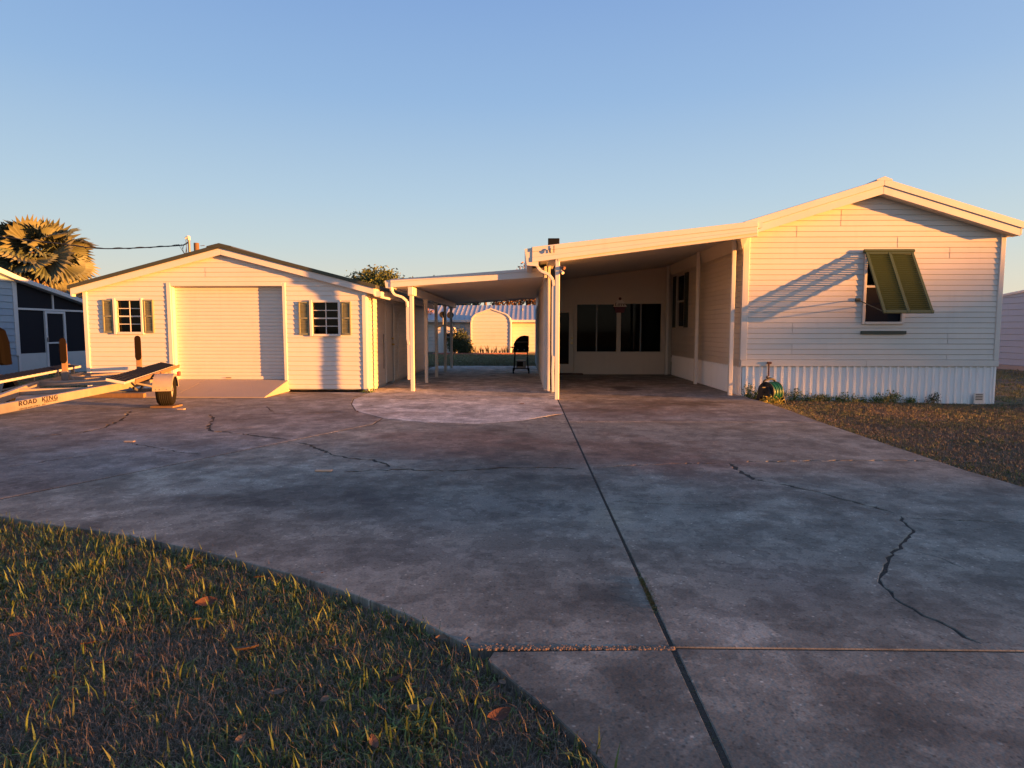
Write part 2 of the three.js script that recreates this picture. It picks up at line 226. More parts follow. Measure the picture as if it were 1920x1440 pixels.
function coarse(x, z) {        // slow variations, sampled on a coarse grid
  const wx = x + (fbm(x * 1.7, z * 1.7, 90, 3) - .5) * .7, wz = z + (fbm(x * 1.7, z * 1.7, 95, 3) - .5) * .7;
  const big = fbm(x * .35, z * .35, 1, 4), mid = fbm(x * 2.1, z * 1.6, 11, 5);
  const hi = fbm(x * 5.2, z * 4.1, 31, 4); let m = .36 + .70 * big + 1.0 * (mid - .5) + .5 * (hi - .5) + .25; m *= 1 - .40 * sstep(.48, .66, mid) * sstep(.35, .6, big); m = Math.max(.3, m);
  const c = [m, m, m, sstep(.5, .7, mid)], ed = (fbm(x * 4, z * 4, 200, 4) - .5) * 1.1;
  for (const [sx, sz, rx, rz, col, k] of stainsAndLight) { const d = Math.hypot((wx - sx) / rx, (wz - sz) / rz); if (d > 1.7) continue; const e = k * sstep(1.25, .35, d + ed); for (let q = 0; q < 3; q++) c[q] *= 1 + (col[q] - 1) * e; }
  return c;
}
function slabMap(x0, x1, z0, z1, sx, sy, base) {
  const w = x1 - x0, h = z1 - z0, gx = Math.round(w / .045), gz = Math.round(h / .045), grid = [];
  for (let j = 0; j <= gz; j++) for (let i = 0; i <= gx; i++) grid.push(coarse(x0 + w * i / gx, z0 + h * j / gz));
  const t = tex(sx, (u, v) => {
    const p = u / w * gx, q = v / h * gz, i = Math.min(gx - 1, Math.floor(p)), j = Math.min(gz - 1, Math.floor(q)), a = p - i, b = q - j, o = j * (gx + 1) + i, A = grid[o], B = grid[o + 1], C = grid[o + gx + 1], D = grid[o + gx + 2], x = x0 + u, z = z0 + v;
    const L = k => (A[k] * (1 - a) + B[k] * a) * (1 - b) + (C[k] * (1 - a) + D[k] * a) * b;
    const sc = vn(x * 9, z * 9, 21) * .6 + vn(x * 23, z * 23, 22) * .4, gr = hash(Math.floor(x * 260), Math.floor(z * 260), 7), g2 = hash(Math.floor(x * 120), Math.floor(z * 120), 8);
    const fl = vn(x * 5, z * 5, 51) * .45 + vn(x * 13, z * 13, 52) * .33 + vn(x * 31, z * 31, 53) * .22, st = vn(x * 3.1, z * 12, 54) * .6 + vn(x * 9, z * 30, 55) * .4;
    let f = (.78 + .44 * gr) * (1 - .34 * sstep(.56, .66, sc) * L(3) + .25 * (sc - .5)) * (1 + .34 * sstep(.585, .61, fl) * (1 - L(3)) - .24 * sstep(.42, .39, fl)) * (1 - .12 * sstep(.55, .7, st)); if (g2 > .992) f *= 2.1; else if (g2 < .03) f *= .55;
    return [base[0] * L(0) * f, base[1] * L(1) * f, base[2] * L(2) * f];
  }, true, w, h, sy);
  t.wrapS = t.wrapT = THREE.MirroredRepeatWrapping; t.offset.set(-x0 / w, -z0 / h); t.anisotropy = 8; return t;
}
{
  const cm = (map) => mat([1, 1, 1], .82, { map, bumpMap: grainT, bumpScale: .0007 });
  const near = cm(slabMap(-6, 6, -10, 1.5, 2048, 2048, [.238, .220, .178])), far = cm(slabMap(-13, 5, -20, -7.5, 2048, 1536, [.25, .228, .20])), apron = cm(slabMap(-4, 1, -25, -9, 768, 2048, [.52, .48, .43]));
  const drive = structure('driveway', null);
  const slab = (pts, holes, m, top = 0, label) => {   // pts in x,z
    let area = 0; pts.forEach((p, i) => { const q = pts[(i + 1) % pts.length]; area += p[0] * q[1] - q[0] * p[1]; });
    let g = new THREE.ExtrudeGeometry(shapeOf(pts, holes), { depth: .11, bevelEnabled: true, bevelSize: .004, bevelThickness: .004, bevelOffset: -.004, bevelSegments: 1, curveSegments: 4 });
    // shape y is world z: mirror so that the top stays up
    g.rotateX(Math.PI / 2); g.translate(0, top - .004, 0);
    g = g.index ? g.toNonIndexed() : g; const p = g.attributes.position, uv = new Float32Array(p.count * 2); for (let i = 0; i < p.count; i++) { uv[2 * i] = p.getX(i); uv[2 * i + 1] = p.getZ(i); } g.setAttribute('uv', new THREE.BufferAttribute(uv, 2));
    const o = shadow(new THREE.Mesh(g, m)); o.name = 'concrete_slab'; if (label) o.userData.label = label; drive.add(o);
  };
  const c1 = crack([[394, 777], [400, 786], [391, 798], [397, 808], [440, 812], [500, 820], [540, 824]], .045), c2 = crack([[560, 829], [590, 838], [620, 852], [665, 860], [700, 862], [722, 869], [732, 876]], .038), c3 = crack([[1367, 868], [1390, 885], [1412, 899], [1470, 908], [1560, 930], [1640, 950], [1676, 962]], .034, .02), c16 = crack([[1690, 968], [1700, 985], [1713, 993], [1700, 1010], [1680, 1030], [1666, 1045], [1662, 1065], [1648, 1085], [1656, 1100], [1690, 1130], [1730, 1155], [1790, 1180], [1838, 1206]], .016, .02),
    c4 = crack([[1702, 971], [1750, 974], [1850, 977], [1915, 982]], .013, .012), c5 = crack([[245, 771], [226, 788], [190, 803], [150, 812], [100, 815], [60, 820]], .045), c6 = crack([[240, 831], [300, 840], [340, 848], [385, 853]], .026), c7 = crack([[1150, 940], [1220, 944], [1330, 947]], .013, .012), c9 = crack([[0, 877], [100, 863], [200, 849]], .022), c10 = crack([[1720, 1034], [1760, 1045], [1805, 1064]], .007, .01), c11 = crack([[640, 884], [760, 880], [850, 883], [950, 877], [1020, 876], [1088, 880]], .034, .03), c12 = crack([[1120, 876], [1250, 870], [1345, 868]], .03, .025), c13 = crack([[1400, 866], [1600, 863], [1755, 864]], .03, .025), c14 = crack([[405, 808], [480, 800], [560, 797]], .02), c15 = crack([[500, 762], [515, 775], [560, 777], [640, 773]], .025);
  const LB = [...apronEdge].reverse().map(p => p);                    // from J1 back round to the garage corner
  // left rear slab (under the trailer), left main slab, right slabs, front slabs, breezeway apron
  const dz = (J3b.z - J3a.z), dx = (J3b.x - J3a.x), nl = Math.hypot(dx, dz), ox = -dz / nl * .017, oz = dx / nl * .017;
  const k784 = apronEdge[4];
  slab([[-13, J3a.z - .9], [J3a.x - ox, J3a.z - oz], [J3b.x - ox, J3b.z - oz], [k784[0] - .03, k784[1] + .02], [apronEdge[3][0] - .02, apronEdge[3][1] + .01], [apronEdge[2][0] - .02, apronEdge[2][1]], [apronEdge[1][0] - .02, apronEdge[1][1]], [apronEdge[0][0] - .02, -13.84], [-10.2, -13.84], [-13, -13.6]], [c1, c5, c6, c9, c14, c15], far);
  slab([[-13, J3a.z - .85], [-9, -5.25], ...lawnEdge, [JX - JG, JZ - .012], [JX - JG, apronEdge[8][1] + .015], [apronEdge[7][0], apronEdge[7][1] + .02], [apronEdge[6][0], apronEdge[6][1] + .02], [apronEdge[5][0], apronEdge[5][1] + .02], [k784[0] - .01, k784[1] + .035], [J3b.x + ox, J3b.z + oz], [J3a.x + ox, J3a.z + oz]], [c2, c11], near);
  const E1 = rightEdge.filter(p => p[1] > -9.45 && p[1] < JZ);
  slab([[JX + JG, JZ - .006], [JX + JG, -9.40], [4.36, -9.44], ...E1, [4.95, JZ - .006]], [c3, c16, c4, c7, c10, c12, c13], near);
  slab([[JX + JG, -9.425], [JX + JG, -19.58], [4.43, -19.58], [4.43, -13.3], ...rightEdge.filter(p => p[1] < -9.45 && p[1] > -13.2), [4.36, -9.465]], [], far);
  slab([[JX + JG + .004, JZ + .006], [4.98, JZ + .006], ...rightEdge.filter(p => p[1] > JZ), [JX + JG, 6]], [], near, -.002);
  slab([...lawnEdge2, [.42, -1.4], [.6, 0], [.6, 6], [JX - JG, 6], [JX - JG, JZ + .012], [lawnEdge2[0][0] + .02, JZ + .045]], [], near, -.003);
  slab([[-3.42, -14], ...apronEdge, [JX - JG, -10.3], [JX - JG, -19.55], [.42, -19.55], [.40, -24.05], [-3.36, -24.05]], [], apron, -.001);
  // soil packed in the joints and cracks, a little below the surface
  {
    const P = [[-12.8, -6.05], [-9, -5.45], ...lawnEdge.map(([x, z]) => [x + .01, z - .07]), [.0, -2.72], ...lawnEdge2.map(([x, z]) => [x + .07, z - .02]), [.52, -1.4], [.68, 0], [.68, 5.8], [6.6, 5.8], ...rightEdge.slice().reverse().map(([x, z]) => [x - .1, z]), [4.3, -19.5], [.45, -19.5], [.37, -24], [-3.3, -24], [-3.4, -13.8], [-12.8, -13.5]];
    const g = new THREE.ShapeGeometry(shapeOf(P)); g.rotateX(Math.PI / 2); g.translate(0, -.0065, 0); const o = shadow(new THREE.Mesh(finish(g), mat([.05, .038, .028], .97, { bumpMap: grainT, bumpScale: .006 }))); o.name = 'joint_soil'; drive.add(o);
  }
  // gravel and dead leaves that fill the open joint in the foreground
  const pts = []; for (let i = 0; i < 900; i++) { const x = R(-.2, .64), s = R(.003, .010), z = JZ + R(-.012, .012) + .02 * sstep(.6, -.2, x) * R(-.2, 1), g = new THREE.IcosahedronGeometry(s, 0); g.scale(1, .7, R(.7, 1.2)); g.rotateY(R(0, 6)); g.translate(x, -.006 + R(0, .004), z); pts.push(g); }
  const gv = shadow(new THREE.Mesh(merge(pts.map(finish)), mat([.20, .14, .10], .95))); gv.name = 'joint_gravel'; gv.userData = { kind: 'stuff', label: 'small pale stones filling the open joint of the driveway' }; drive.add(gv);
}

// ---------------------------------------------------------------- detached garage
const GZ = -13.87, GX0 = -9.64, GX1 = -3.44;
{
  const T = thing('detached_garage', 'cream sided garage with roll up door and dark green roof', 'garage', [-6.54, 0, GZ]);
  const f = frame([0, 0, GZ], [1, 0, 0]), pk = 2.98, ev = 2.18, sl = (pk - ev) / 3.1;
  const gable = [[GX0 + .06, .06], [GX1 - .06, .06], [GX1 - .06, ev + .02], [-6.54, pk], [GX0 + .06, ev + .02]];
  const door = [-7.70, -5.26, -.05, 2.30], w1 = [-8.91, -8.37, 1.31, 1.99], w2 = [-4.61, -4.05, 1.265, 1.945];
  sheathing(T, f, [[GX0, .055], [door[0], .055], [door[0], door[3]], [door[1], door[3]], [door[1], .055], [GX1, .055], [GX1, ev], [-6.54, pk + .01], [GX0, ev]], [w1, w2], M.white[1]);
  for (const x of [GX0 + .02, GX1 - .08]) part(T, 'top_plate', bx(x, x + .06, ev - .02, ev + .12, -22.3, GZ - .1), M.woodGrey);
  siding(T, f, gable, [[door[0] - .09, door[1] + .07, 0, door[3] + .07], [w1[0] - .06, w1[1] + .05, w1[2] - .05, w1[3] + .05], [w2[0] - .06, w2[1] + .05, w2[2] - .05, w2[3] + .05]], .06, .1012, M.white, { seams: [[-6.93, 2.5, 2.72]] });
  for (const [a, b] of [[GX0, GX0 + .09], [GX1 - .09, GX1]]) part(T, 'corner_trim', fbox(f, a, b, .05, ev, -.06, .03, .006), M.trim);
  part(T, 'door_casing', fbox(f, door[0] - .09, door[0], .02, door[3] + .07, -.02, .028, .005), M.trim); part(T, 'door_casing', fbox(f, door[1], door[1] + .07, .02, door[3] + .07, -.02, .024, .005), M.trim); part(T, 'door_casing', fbox(f, door[0] + .002, door[1] - .002, door[3], door[3] + .07, -.02, .024, .005), M.trim);
  part(T, 'door_jamb', fbox(f, door[0] - .02, door[0] + .006, .0, door[3], -.24, -.022, .002), M.trim); part(T, 'door_jamb', fbox(f, door[1] - .006, door[1] + .02, .0, door[3], -.24, -.022, .002), M.trim); part(T, 'door_head', fbox(f, door[0], door[1], door[3] - .006, door[3] + .03, -.24, -.022, .002), M.trim);
  // roll-up curtain of curved slats
  const rd = part(T, 'roll_up_door', fbox(f, door[0] + .008, door[1] - .008, .262, .335, -.155, -.125, .006), M.doorWhite);
  const n = 25, sh = (door[3] - .34) / n;
  for (let k = 0; k < n; k++) { const b0 = .338 + k * sh, t = [], pr = [[0, .0], [.10, .005], [.35, .008], [.74, .008], [.93, .004], [.98, -.005]]; for (let i = 0; i < pr.length - 1; i++) poly(t, [[door[0] + .008, b0 + pr[i][0] * sh, -.148 + pr[i][1]], [door[1] - .008, b0 + pr[i][0] * sh, -.148 + pr[i][1]], [door[1] - .008, b0 + pr[i + 1][0] * sh, -.148 + pr[i + 1][1]], [door[0] + .008, b0 + pr[i + 1][0] * sh, -.148 + pr[i + 1][1]]]); part(rd, 'door_slat', inFrame(f, fromTris(t)), M.doorWhite); }
  part(rd, 'handle', fbox(f, -6.62, -6.50, .292, .306, -.126, -.095, .004), M.black); part(rd, 'backing', fbox(f, door[0], door[1], .25, door[3], -.20, -.17), M.doorWhite);
  part(T, 'floor_edge', fbox(f, door[0], door[1], -.02, .258, -.30, -.01), M.stone);
  // windows with grid bars and fixed louvred shutters
  for (const w of [w1, w2]) {
    const [a0, a1, b0, b1] = w, wd = part(T, 'window', merge([fbox(f, a0 - .06, a0, b0 - .05, b1 + .05, -.03, .055, .005), fbox(f, a1, a1 + .05, b0 - .05, b1 + .05, -.03, .05, .005), fbox(f, a0 + .001, a1 - .001, b1, b1 + .05, -.03, .045, .005), fbox(f, a0 + .001, a1 - .001, b0 - .05, b0, -.03, .05, .005)]), M.trim);
    part(wd, 'pane', fbox(f, a0, a1, b0, b1, -.05, -.045, 0), M.glass);
    part(wd, 'grid_bar', fbox(f, (a0 + a1) / 2 - .009, (a0 + a1) / 2 + .009, b0, b1, -.04, -.018, .002), M.trim);
    for (const k of [1, 2, 3]) { const y = b0 + (b1 - b0) * k / 4, h = k === 2 ? .014 : .008; part(wd, 'grid_bar', fbox(f, a0, a1, y - h, y + h, -.042, -.02, .002), M.trim); }
    for (const [s0, s1] of [[a0 - .30, a0 - .075], [a1 + .065, a1 + .275]]) {
      const s = part(T, 'shutter', merge([fbox(f, s0, s0 + .03, b0 - .02, b1 + .02, .004, .042), fbox(f, s1 - .03, s1, b0 - .02, b1 + .02, .004, .042), fbox(f, s0 + .03, s1 - .03, b1 - .02, b1 + .02, .004, .04), fbox(f, s0 + .03, s1 - .03, b0 - .02, b0 + .02, .004, .04), fbox(f, s0 + .03, s1 - .03, (b0 + b1) / 2 - .02, (b0 + b1) / 2 + .02, .004, .04), fbox(f, s0 + .03, s1 - .03, b0, b1, .004, .012, 0)]), M.sageShutter);
      const sl2 = []; for (let y = b0 + .035; y < b1 - .03; y += .026) { if (Math.abs(y - (b0 + b1) / 2) < .03) continue; const g = bx(s0 + .031, s1 - .031, -.002, .002, -.014, .014, 0); g.rotateX(.75); g.translate(0, y, .024); sl2.push(inFrame(f, g)); }
      part(s, 'louvres', merge(sl2), M.sageShutter).userData.kind = 'stuff';
    }
  }
  // roof: green metal over pinkish-white rake boards
  const rk = (x, o) => 2.98 + o - Math.abs(x + 6.54) * sl, zb = -22.45, zf = GZ + .115;
  for (const s of [-1, 1]) {
    const xe = -6.54 + s * 3.30, q = (x, o) => [x, rk(x, o)];
    part(T, 'rake_board', prismZ(s < 0 ? [q(xe, -.02), q(-6.542, -.02), q(-6.542, .12), q(xe, .12)] : [q(-6.538, -.02), q(xe, -.02), q(xe, .12), q(-6.538, .12)], zf - .025, zf, .003), M.trim);
    part(T, 'soffit', prismZ(s < 0 ? [q(xe, -.012), q(-6.542, -.012), q(-6.542, .0), q(xe, .0)] : [q(-6.538, -.012), q(xe, -.012), q(xe, 0), q(-6.538, 0)], GZ + .016, zf - .027), M.trim);
    part(T, 'roof_panel', prismZ(s < 0 ? [q(xe - .05, .122), q(-6.541, .122), q(-6.541, .20), q(xe - .05, .195)] : [q(-6.539, .122), q(xe + .05, .122), q(xe + .05, .195), q(-6.539, .20)], zb, zf + .03, .004), M.roofGreen);
    part(T, 'eave_fascia', bx(xe - .02, xe + .02, rk(xe, -.05), rk(xe, .115), zb, zf - .03, .004), M.trim);
  }
  part(T, 'ridge_cap', prismZ([[-6.82, rk(-6.82, .203)], [-6.26, rk(-6.26, .203)], [-6.28, rk(-6.28, .225)], [-6.54, 3.20], [-6.80, rk(-6.80, .225)]], zb, zf + .04, .004), M.roofGreen);
  // right side wall with a narrow door, gutter, conduit
  const fr = frame([GX1, 0, 0], [0, 0, -1]), sd = [15.75, 16.65, .04, 2.02];
  sheathing(T, fr, [[-GZ + .095, -.02], [22.3, -.02], [22.3, ev], [-GZ + .095, ev]], [[sd[0], sd[1], -.01, sd[3]]], M.white[1]);
  siding(T, fr, [[-GZ + .09, .04], [22.28, .04], [22.28, ev], [-GZ + .09, ev]], [[sd[0] - .09, sd[1] + .09, 0, sd[3] + .09]], .04, .1012, M.white);
  part(T, 'corner_trim', fbox(fr, -GZ - .026, -GZ + .085, .033, ev - .004, -.05, .022, .005), M.trim);
  const sdoor = part(T, 'side_door', fbox(fr, sd[0], sd[1], sd[2], sd[3], -.05, -.015), M.trim);
  for (const [a0, a1, b0, b1] of [[sd[0] - .09, sd[0], .04, sd[3] + .09], [sd[1], sd[1] + .09, .04, sd[3] + .09], [sd[0] + .001, sd[1] - .001, sd[3], sd[3] + .09]]) part(sdoor, 'door_casing', fbox(fr, a0, a1, b0, b1, -.02, .026, .004), M.trim);
  part(sdoor, 'knob', cyl(V(GX1 - .02, .98, -sd[1] + .1), V(GX1 + .055, .98, -sd[1] + .1), .028, .022), M.brass); part(sdoor, 'deadbolt', cyl(V(GX1 - .02, 1.13, -sd[1] + .1), V(GX1 + .03, 1.13, -sd[1] + .1), .026), M.brass);
  part(T, 'conduit', tube([V(GX1 + .04, .08, -17.1), V(GX1 + .04, 1.2, -17.1), V(GX1 + .04, 1.75, -17.12), V(GX1 + .04, 1.84, -17.3), V(GX1 + .04, 1.84, -19.5)], .016, 6, 40), M.trim);
  part(T, 'pull_cord', tube([V(GX1 + .03, 1.25, -15.35), V(GX1 + .035, .9, -15.36), V(GX1 + .03, .42, -15.36)], .008, 6), M.cable);
  const gx = -6.54 + 3.32, gy = rk(gx, 0), gp = [[gx, gy - .06], [gx + .115, gy - .05], [gx + .12, gy + .05], [gx + .105, gy + .05], [gx + .10, gy - .035], [gx + .012, gy - .045], [gx + .012, gy + .07], [gx, gy + .07]];
  part(T, 'gutter', prismZ(gp, zb, zf - .06, 0), M.trim); part(T, 'gutter_cap', prismZ([[gx, gy - .06], [gx + .115, gy - .05], [gx + .12, gy + .05], [gx, gy + .07]], zf - .06, zf - .05), M.trim);
  part(T, 'spout', bar(V(gx + .05, gy - .05, zf - .25), V(gx + .26, gy - .10, zf - .3), .05, .05, .006), M.trim);
  // left and back walls close the box
  part(T, 'left_wall', bx(GX0, GX0 + .09, -.02, ev, -22.3, GZ - .1), M.white[1]); part(T, 'back_wall', prismZ([[GX0, -.02], [GX1 - .1, -.02], [GX1 - .1, ev], [-6.54, pk], [GX0, ev]], -22.4, -22.31), M.white[1]); part(T, 'floor', bx(GX0 + .1, GX1 - .1, 0, .24, -22.3, GZ - .31), M.stone);
}
{
  const base = [-6.48, 0, -13.2], T = thing('concrete_ramp', 'sloping concrete ramp up to the garage roll up door', 'ramp', base);
  const prof = [[-13.845, .006], [-12.56, .006], [-12.56, .022], [-13.845, .255]].map(([z, y]) => [z, y]);
  const mk = (x0, x1) => { const g = extrude(prof, x1 - x0, .006); g.rotateY(-Math.PI / 2); g.translate(x1, 0, 0); return finish(g); };   // (z,y) section run along x
  const rm = mat([.34, .29, .265], .85, { bumpMap: grainT, bumpScale: .004, map: grimeT });
  part(T, 'ramp_slab', mk(-7.02, -5.18), rm); part(T, 'ramp_slab', mk(-7.78, -7.03), rm);
}

// ---------------------------------------------------------------- mobile home (gable end to the driveway)
const HZ = -13.345, HX0 = 4.47, HX1 = 9.70;
{
  const T = thing('mobile_home', 'white vinyl sided mobile home with gable end and ribbed skirting', 'house', [7.08, -.1, HZ]);
  const f = frame([0, 0, HZ], [1, 0, 0]), ev = 3.36, pk = 4.14, cx = 7.085;
  const win = [6.95, 7.69, 1.52, 2.86];
  sheathing(T, f, [[HX0 + .02, .58], [HX1 - .02, .58], [HX1 - .02, ev], [cx, pk], [HX0 + .02, ev]], [win], M.white[1]);
  const sm = [[7.585 - .02, 400, 424], [6.49, 427, 444], [6.39, 606, 628], [9.1 - .55, 462, 482]];
  const seam = (x, y0, y1) => { const a = onZ(x, y0, HZ), b = onZ(x, y1, HZ); return [a.x, b.y, a.y]; };
  siding(T, f, [[HX0 + .07, .735], [HX1 - .07, .735], [HX1 - .07, ev - .02], [cx, pk - .03], [HX0 + .07, ev - .02]], [[win[0] - .06, win[1] + .06, win[2] - .05, win[3] + .05]], .735, .1085, M.white, { seams: [seam(1577, 398, 424), seam(1494, 424, 445), seam(1683, 440, 461), seam(1781, 460, 482), seam(1486, 604, 628), seam(1777, 624, 646), seam(1485, 644, 666), seam(1775, 663, 678)] });
  for (const [a, b] of [[HX0, HX0 + .10], [HX1 - .10, HX1]]) part(T, 'corner_trim', fbox(f, a, b, .73, ev, -.06, .034, .007), M.trim);
  part(T, 'bottom_band', fbox(f, HX0 - .01, 7.02, .605, .728, -.05, .03, .005), M.trim); part(T, 'bottom_band', fbox(f, 7.023, HX1 + .01, .605, .728, -.05, .032, .005), M.trim);
  const skm = mat([.84, .85, .86], .4, { map: grimeT });
  for (let k = 0; k < 5; k++) { const a0 = HX0 + .03 + k * 1.035, a1 = a0 + 1.033; part(T, 'skirting_panel', ribbed(frame([0, 0, HZ - .012], [1, 0, 0]), a0, Math.min(a1, HX1 - .03), -.2, .607, .145, .034), skm); }
  part(T, 'skirting_corner', bx(HX1 - .06, HX1 - .02, -.2, .607, HZ - .04, HZ + .012, .004), skm);
  // window
  const wd = part(T, 'window', merge([fbox(f, win[0] - .055, win[0], win[2] - .05, win[3] + .05, -.04, .045, .005), fbox(f, win[1], win[1] + .055, win[2] - .05, win[3] + .05, -.04, .045, .005), fbox(f, win[0] + .001, win[1] - .001, win[3], win[3] + .05, -.04, .042, .005), fbox(f, win[0] + .001, win[1] - .001, win[2] - .05, win[2], -.04, .05, .005)]), M.trim);
  part(wd, 'sash_rail', fbox(f, win[0], win[1], 2.215, 2.26, -.04, .01, .004), M.trim); part(wd, 'pane', fbox(f, win[0], win[1], 2.26, win[3], -.05, -.045, 0), M.glass); part(wd, 'insect_screen', fbox(f, win[0], win[1], win[2], 2.215, -.03, -.027, 0), M.screen); part(wd, 'pane', fbox(f, win[0], win[1], win[2], 2.215, -.06, -.055, 0), M.glass);
  part(T, 'shutter_catch_bar', fbox(f, 6.875, 7.795, 1.265, 1.335, .016, .055, .006), M.darkGreen);
  // storm shutter propped open on two rods
  {
    const hin = V(0, 2.965, HZ + .05), ang = Math.atan2(.80, 1.29), L = 1.52, x0 = 6.87, x1 = 7.825, m = new THREE.Matrix4().makeTranslation(0, hin.y, hin.z).multiply(new THREE.Matrix4().makeRotationX(-ang));
    const P = g => { g.applyMatrix4(m); return finish(g); }, B = (a0, a1, b0, b1, c0, c1) => P(bx(a0, a1, b0, b1, c0, c1, .004));
    const S = part(T, 'storm_shutter', B(x0 - .03, x1 + .03, -.055, .0, -.02, .035), M.greenShutter, 'olive green louvred storm shutter propped open');
    for (const [a, b] of [[x0, x0 + .055], [x1 - .055, x1], [(x0 + x1) / 2 - .03, (x0 + x1) / 2 + .03]]) part(S, 'stile', B(a, b, -L, -.056, -.016, .018), M.greenShutter);
    for (const [a, b] of [[x0 + .056, (x0 + x1) / 2 - .031], [(x0 + x1) / 2 + .031, x1 - .056]]) { part(S, 'bottom_rail', B(a, b, -L, -L + .07, -.015, .017), M.greenShutter); part(S, 'top_rail', B(a, b, -.105, -.056, -.015, .017), M.greenShutter); for (let y = -L + .09; y < -.11; y += .046) { const g = bx(a, b, -.0025, .0025, -.025, .025, 0); g.rotateX(-.24); g.translate(0, y, 0); part(S, 'louvre', P(g), M.greenShutter); } }
    for (const s of [0, 1]) { const xs = s ? x1 + .012 : x0 - .012, end = V(xs, 2.965 - Math.cos(ang) * (L - .05), HZ + .05 + Math.sin(ang) * (L - .05)), w = V(s ? x1 + .07 : 6.79, 1.965, HZ + .03); part(T, 'prop_rod', cyl(w, end, .011, .011, 8), M.darkGreen); part(T, 'rod_bracket', fbox(f, w.x - .05, w.x + .05, w.y - .035, w.y + .035, .012, .05, .006), M.darkGreen); }
  }
  // left side wall under the carport roof
  const fl = frame([HX0, 0, 0], [0, 0, 1]), win2 = [-19.05, -18.15, 1.45, 2.90], zE = -30;   // a = z
  sheathing(T, fl, [[zE, .58], [HZ - .1, .58], [HZ - .1, ev - .03], [zE, ev - .03]], [win2], M.white[1]);
    siding(T, fl, [[-19.75, .735], [HZ - .05, .735], [HZ - .05, 3.08], [-19.75, 3.08]], [[win2[0] - .06, win2[1] + .06, win2[2] - .05, win2[3] + .05]], .735, .1085, M.white);
  part(T, 'frieze_board', fbox(fl, -19.75, HZ - .04, 3.085, 3.33, -.02, .022, .004), M.cream);
  part(T, 'bottom_band', fbox(fl, -19.75, HZ - .052, .605, .728, -.05, .026, .005), M.cream);
  part(T, 'corner_trim', fbox(fl, HZ - .085, HZ + .033, .73, ev - .03, -.05, .03, .006), M.trim);
  for (let k = 0; k < 6; k++) part(T, 'skirting_panel', ribbed(frame([HX0 + .012, 0, 0], [0, 0, 1]), -19.7 + k * 1.06, -19.7 + (k + 1) * 1.06 - .002, -.1, .607, .12, .016), skm);
  const wl = part(T, 'side_window', merge([fbox(fl, win2[0] - .04, win2[0], win2[2] - .04, win2[3] + .04, -.04, .035), fbox(fl, win2[1], win2[1] + .04, win2[2] - .04, win2[3] + .04, -.04, .035), fbox(fl, win2[0], win2[1], win2[3], win2[3] + .04, -.04, .033), fbox(fl, win2[0], win2[1], win2[2] - .04, win2[2], -.04, .033)]), M.cream);
  part(wl, 'sash_rail', fbox(fl, win2[0], win2[1], 2.15, 2.2, -.04, .01), M.trim); part(wl, 'pane', fbox(fl, win2[0], win2[1], 2.2, win2[3], -.045, -.04, 0), M.glass); part(wl, 'pane', fbox(fl, win2[0], win2[1], win2[2], 2.15, -.055, -.05, 0), M.glass);
  for (const [a0, a1] of [[win2[0] - .42, win2[0] - .06], [win2[1] + .06, win2[1] + .42]]) { const s = part(T, 'side_shutter', merge([fbox(fl, a0, a0 + .04, 1.42, 2.93, .012, .045), fbox(fl, a1 - .04, a1, 1.42, 2.93, .012, .045), fbox(fl, a0 + .04, a1 - .04, 1.42, 1.48, .012, .042), fbox(fl, a0 + .04, a1 - .04, 2.87, 2.93, .012, .042), fbox(fl, a0, a1, 1.42, 2.93, .012, .018, 0)]), M.darkGreen); const l = []; for (let y = 1.5; y < 2.86; y += .045) { const g = bx(a0 + .041, a1 - .041, -.003, .003, -.016, .016, 0); g.rotateX(.7); g.translate(0, y, .03); l.push(inFrame(fl, g)); } part(s, 'louvres', merge(l), M.darkGreen).userData.kind = 'stuff'; }
  // roof with two-step rake trim, soffit, white metal panels
  const sl = .305, zf = -13.10, top = x => 4.335 - Math.abs(x - cx) * sl, q = (x, o) => [x, top(x) + o];
  for (const s of [-1, 1]) {
    const xe = s < 0 ? 4.36 : 9.86, P = (x0, x1, a, b) => s < 0 ? [q(x0, a), q(x1, a), q(x1, b), q(x0, b)] : [q(x1, a), q(x0, a), q(x0, b), q(x1, b)], xc = cx + s * .0015;
    part(T, 'rake_trim', prismZ(P(xe, xc, -.135, -.002), zf - .02, zf + .025, .004), M.trim); part(T, 'rake_board', prismZ(P(xe - s * .05, xc, -.295, -.137), zf - .02, zf + .004, .004), M.trim);
    part(T, 'rake_soffit', prismZ(P(xe - s * .05, xc, -.285, -.272), HZ + .016, zf - .022), M.trim);
    part(T, 'roof_panel', prismZ(P(xe, xc, -.06, .004), -30, zf - .021), M.roofWhite);
  }
  part(T, 'ridge_cap', prismZ([[cx - .16, top(cx - .16) + .008], [cx + .16, top(cx + .16) + .008], [cx + .15, top(cx + .15) + .03], [cx, 4.375], [cx - .15, top(cx - .15) + .03]], -30, zf + .028, .003), M.roofWhite);
  part(T, 'right_soffit', bx(9.66, 9.85, 3.27, 3.29, -30, zf - .03), M.trim); part(T, 'eave_fascia', bx(9.835, 9.86, 3.24, 3.43, -30, zf - .025, .004), M.trim);
  part(T, 'right_wall', bx(HX1 - .09, HX1 - .01, -.2, 3.34, -30, HZ - .1), M.white[1]); part(T, 'back_wall', bx(HX0 + .1, HX1 - .1, -.2, 3.34, -30, -29.9), M.white[1]); part(T, 'ceiling', bx(HX0 + .03, HX1 - .03, 3.24, 3.28, -29.9, HZ - .1), M.cream); part(T, 'floor', bx(HX0 + .1, HX1 - .1, .5, .58, -29.9, HZ - .1), M.woodGrey);
}

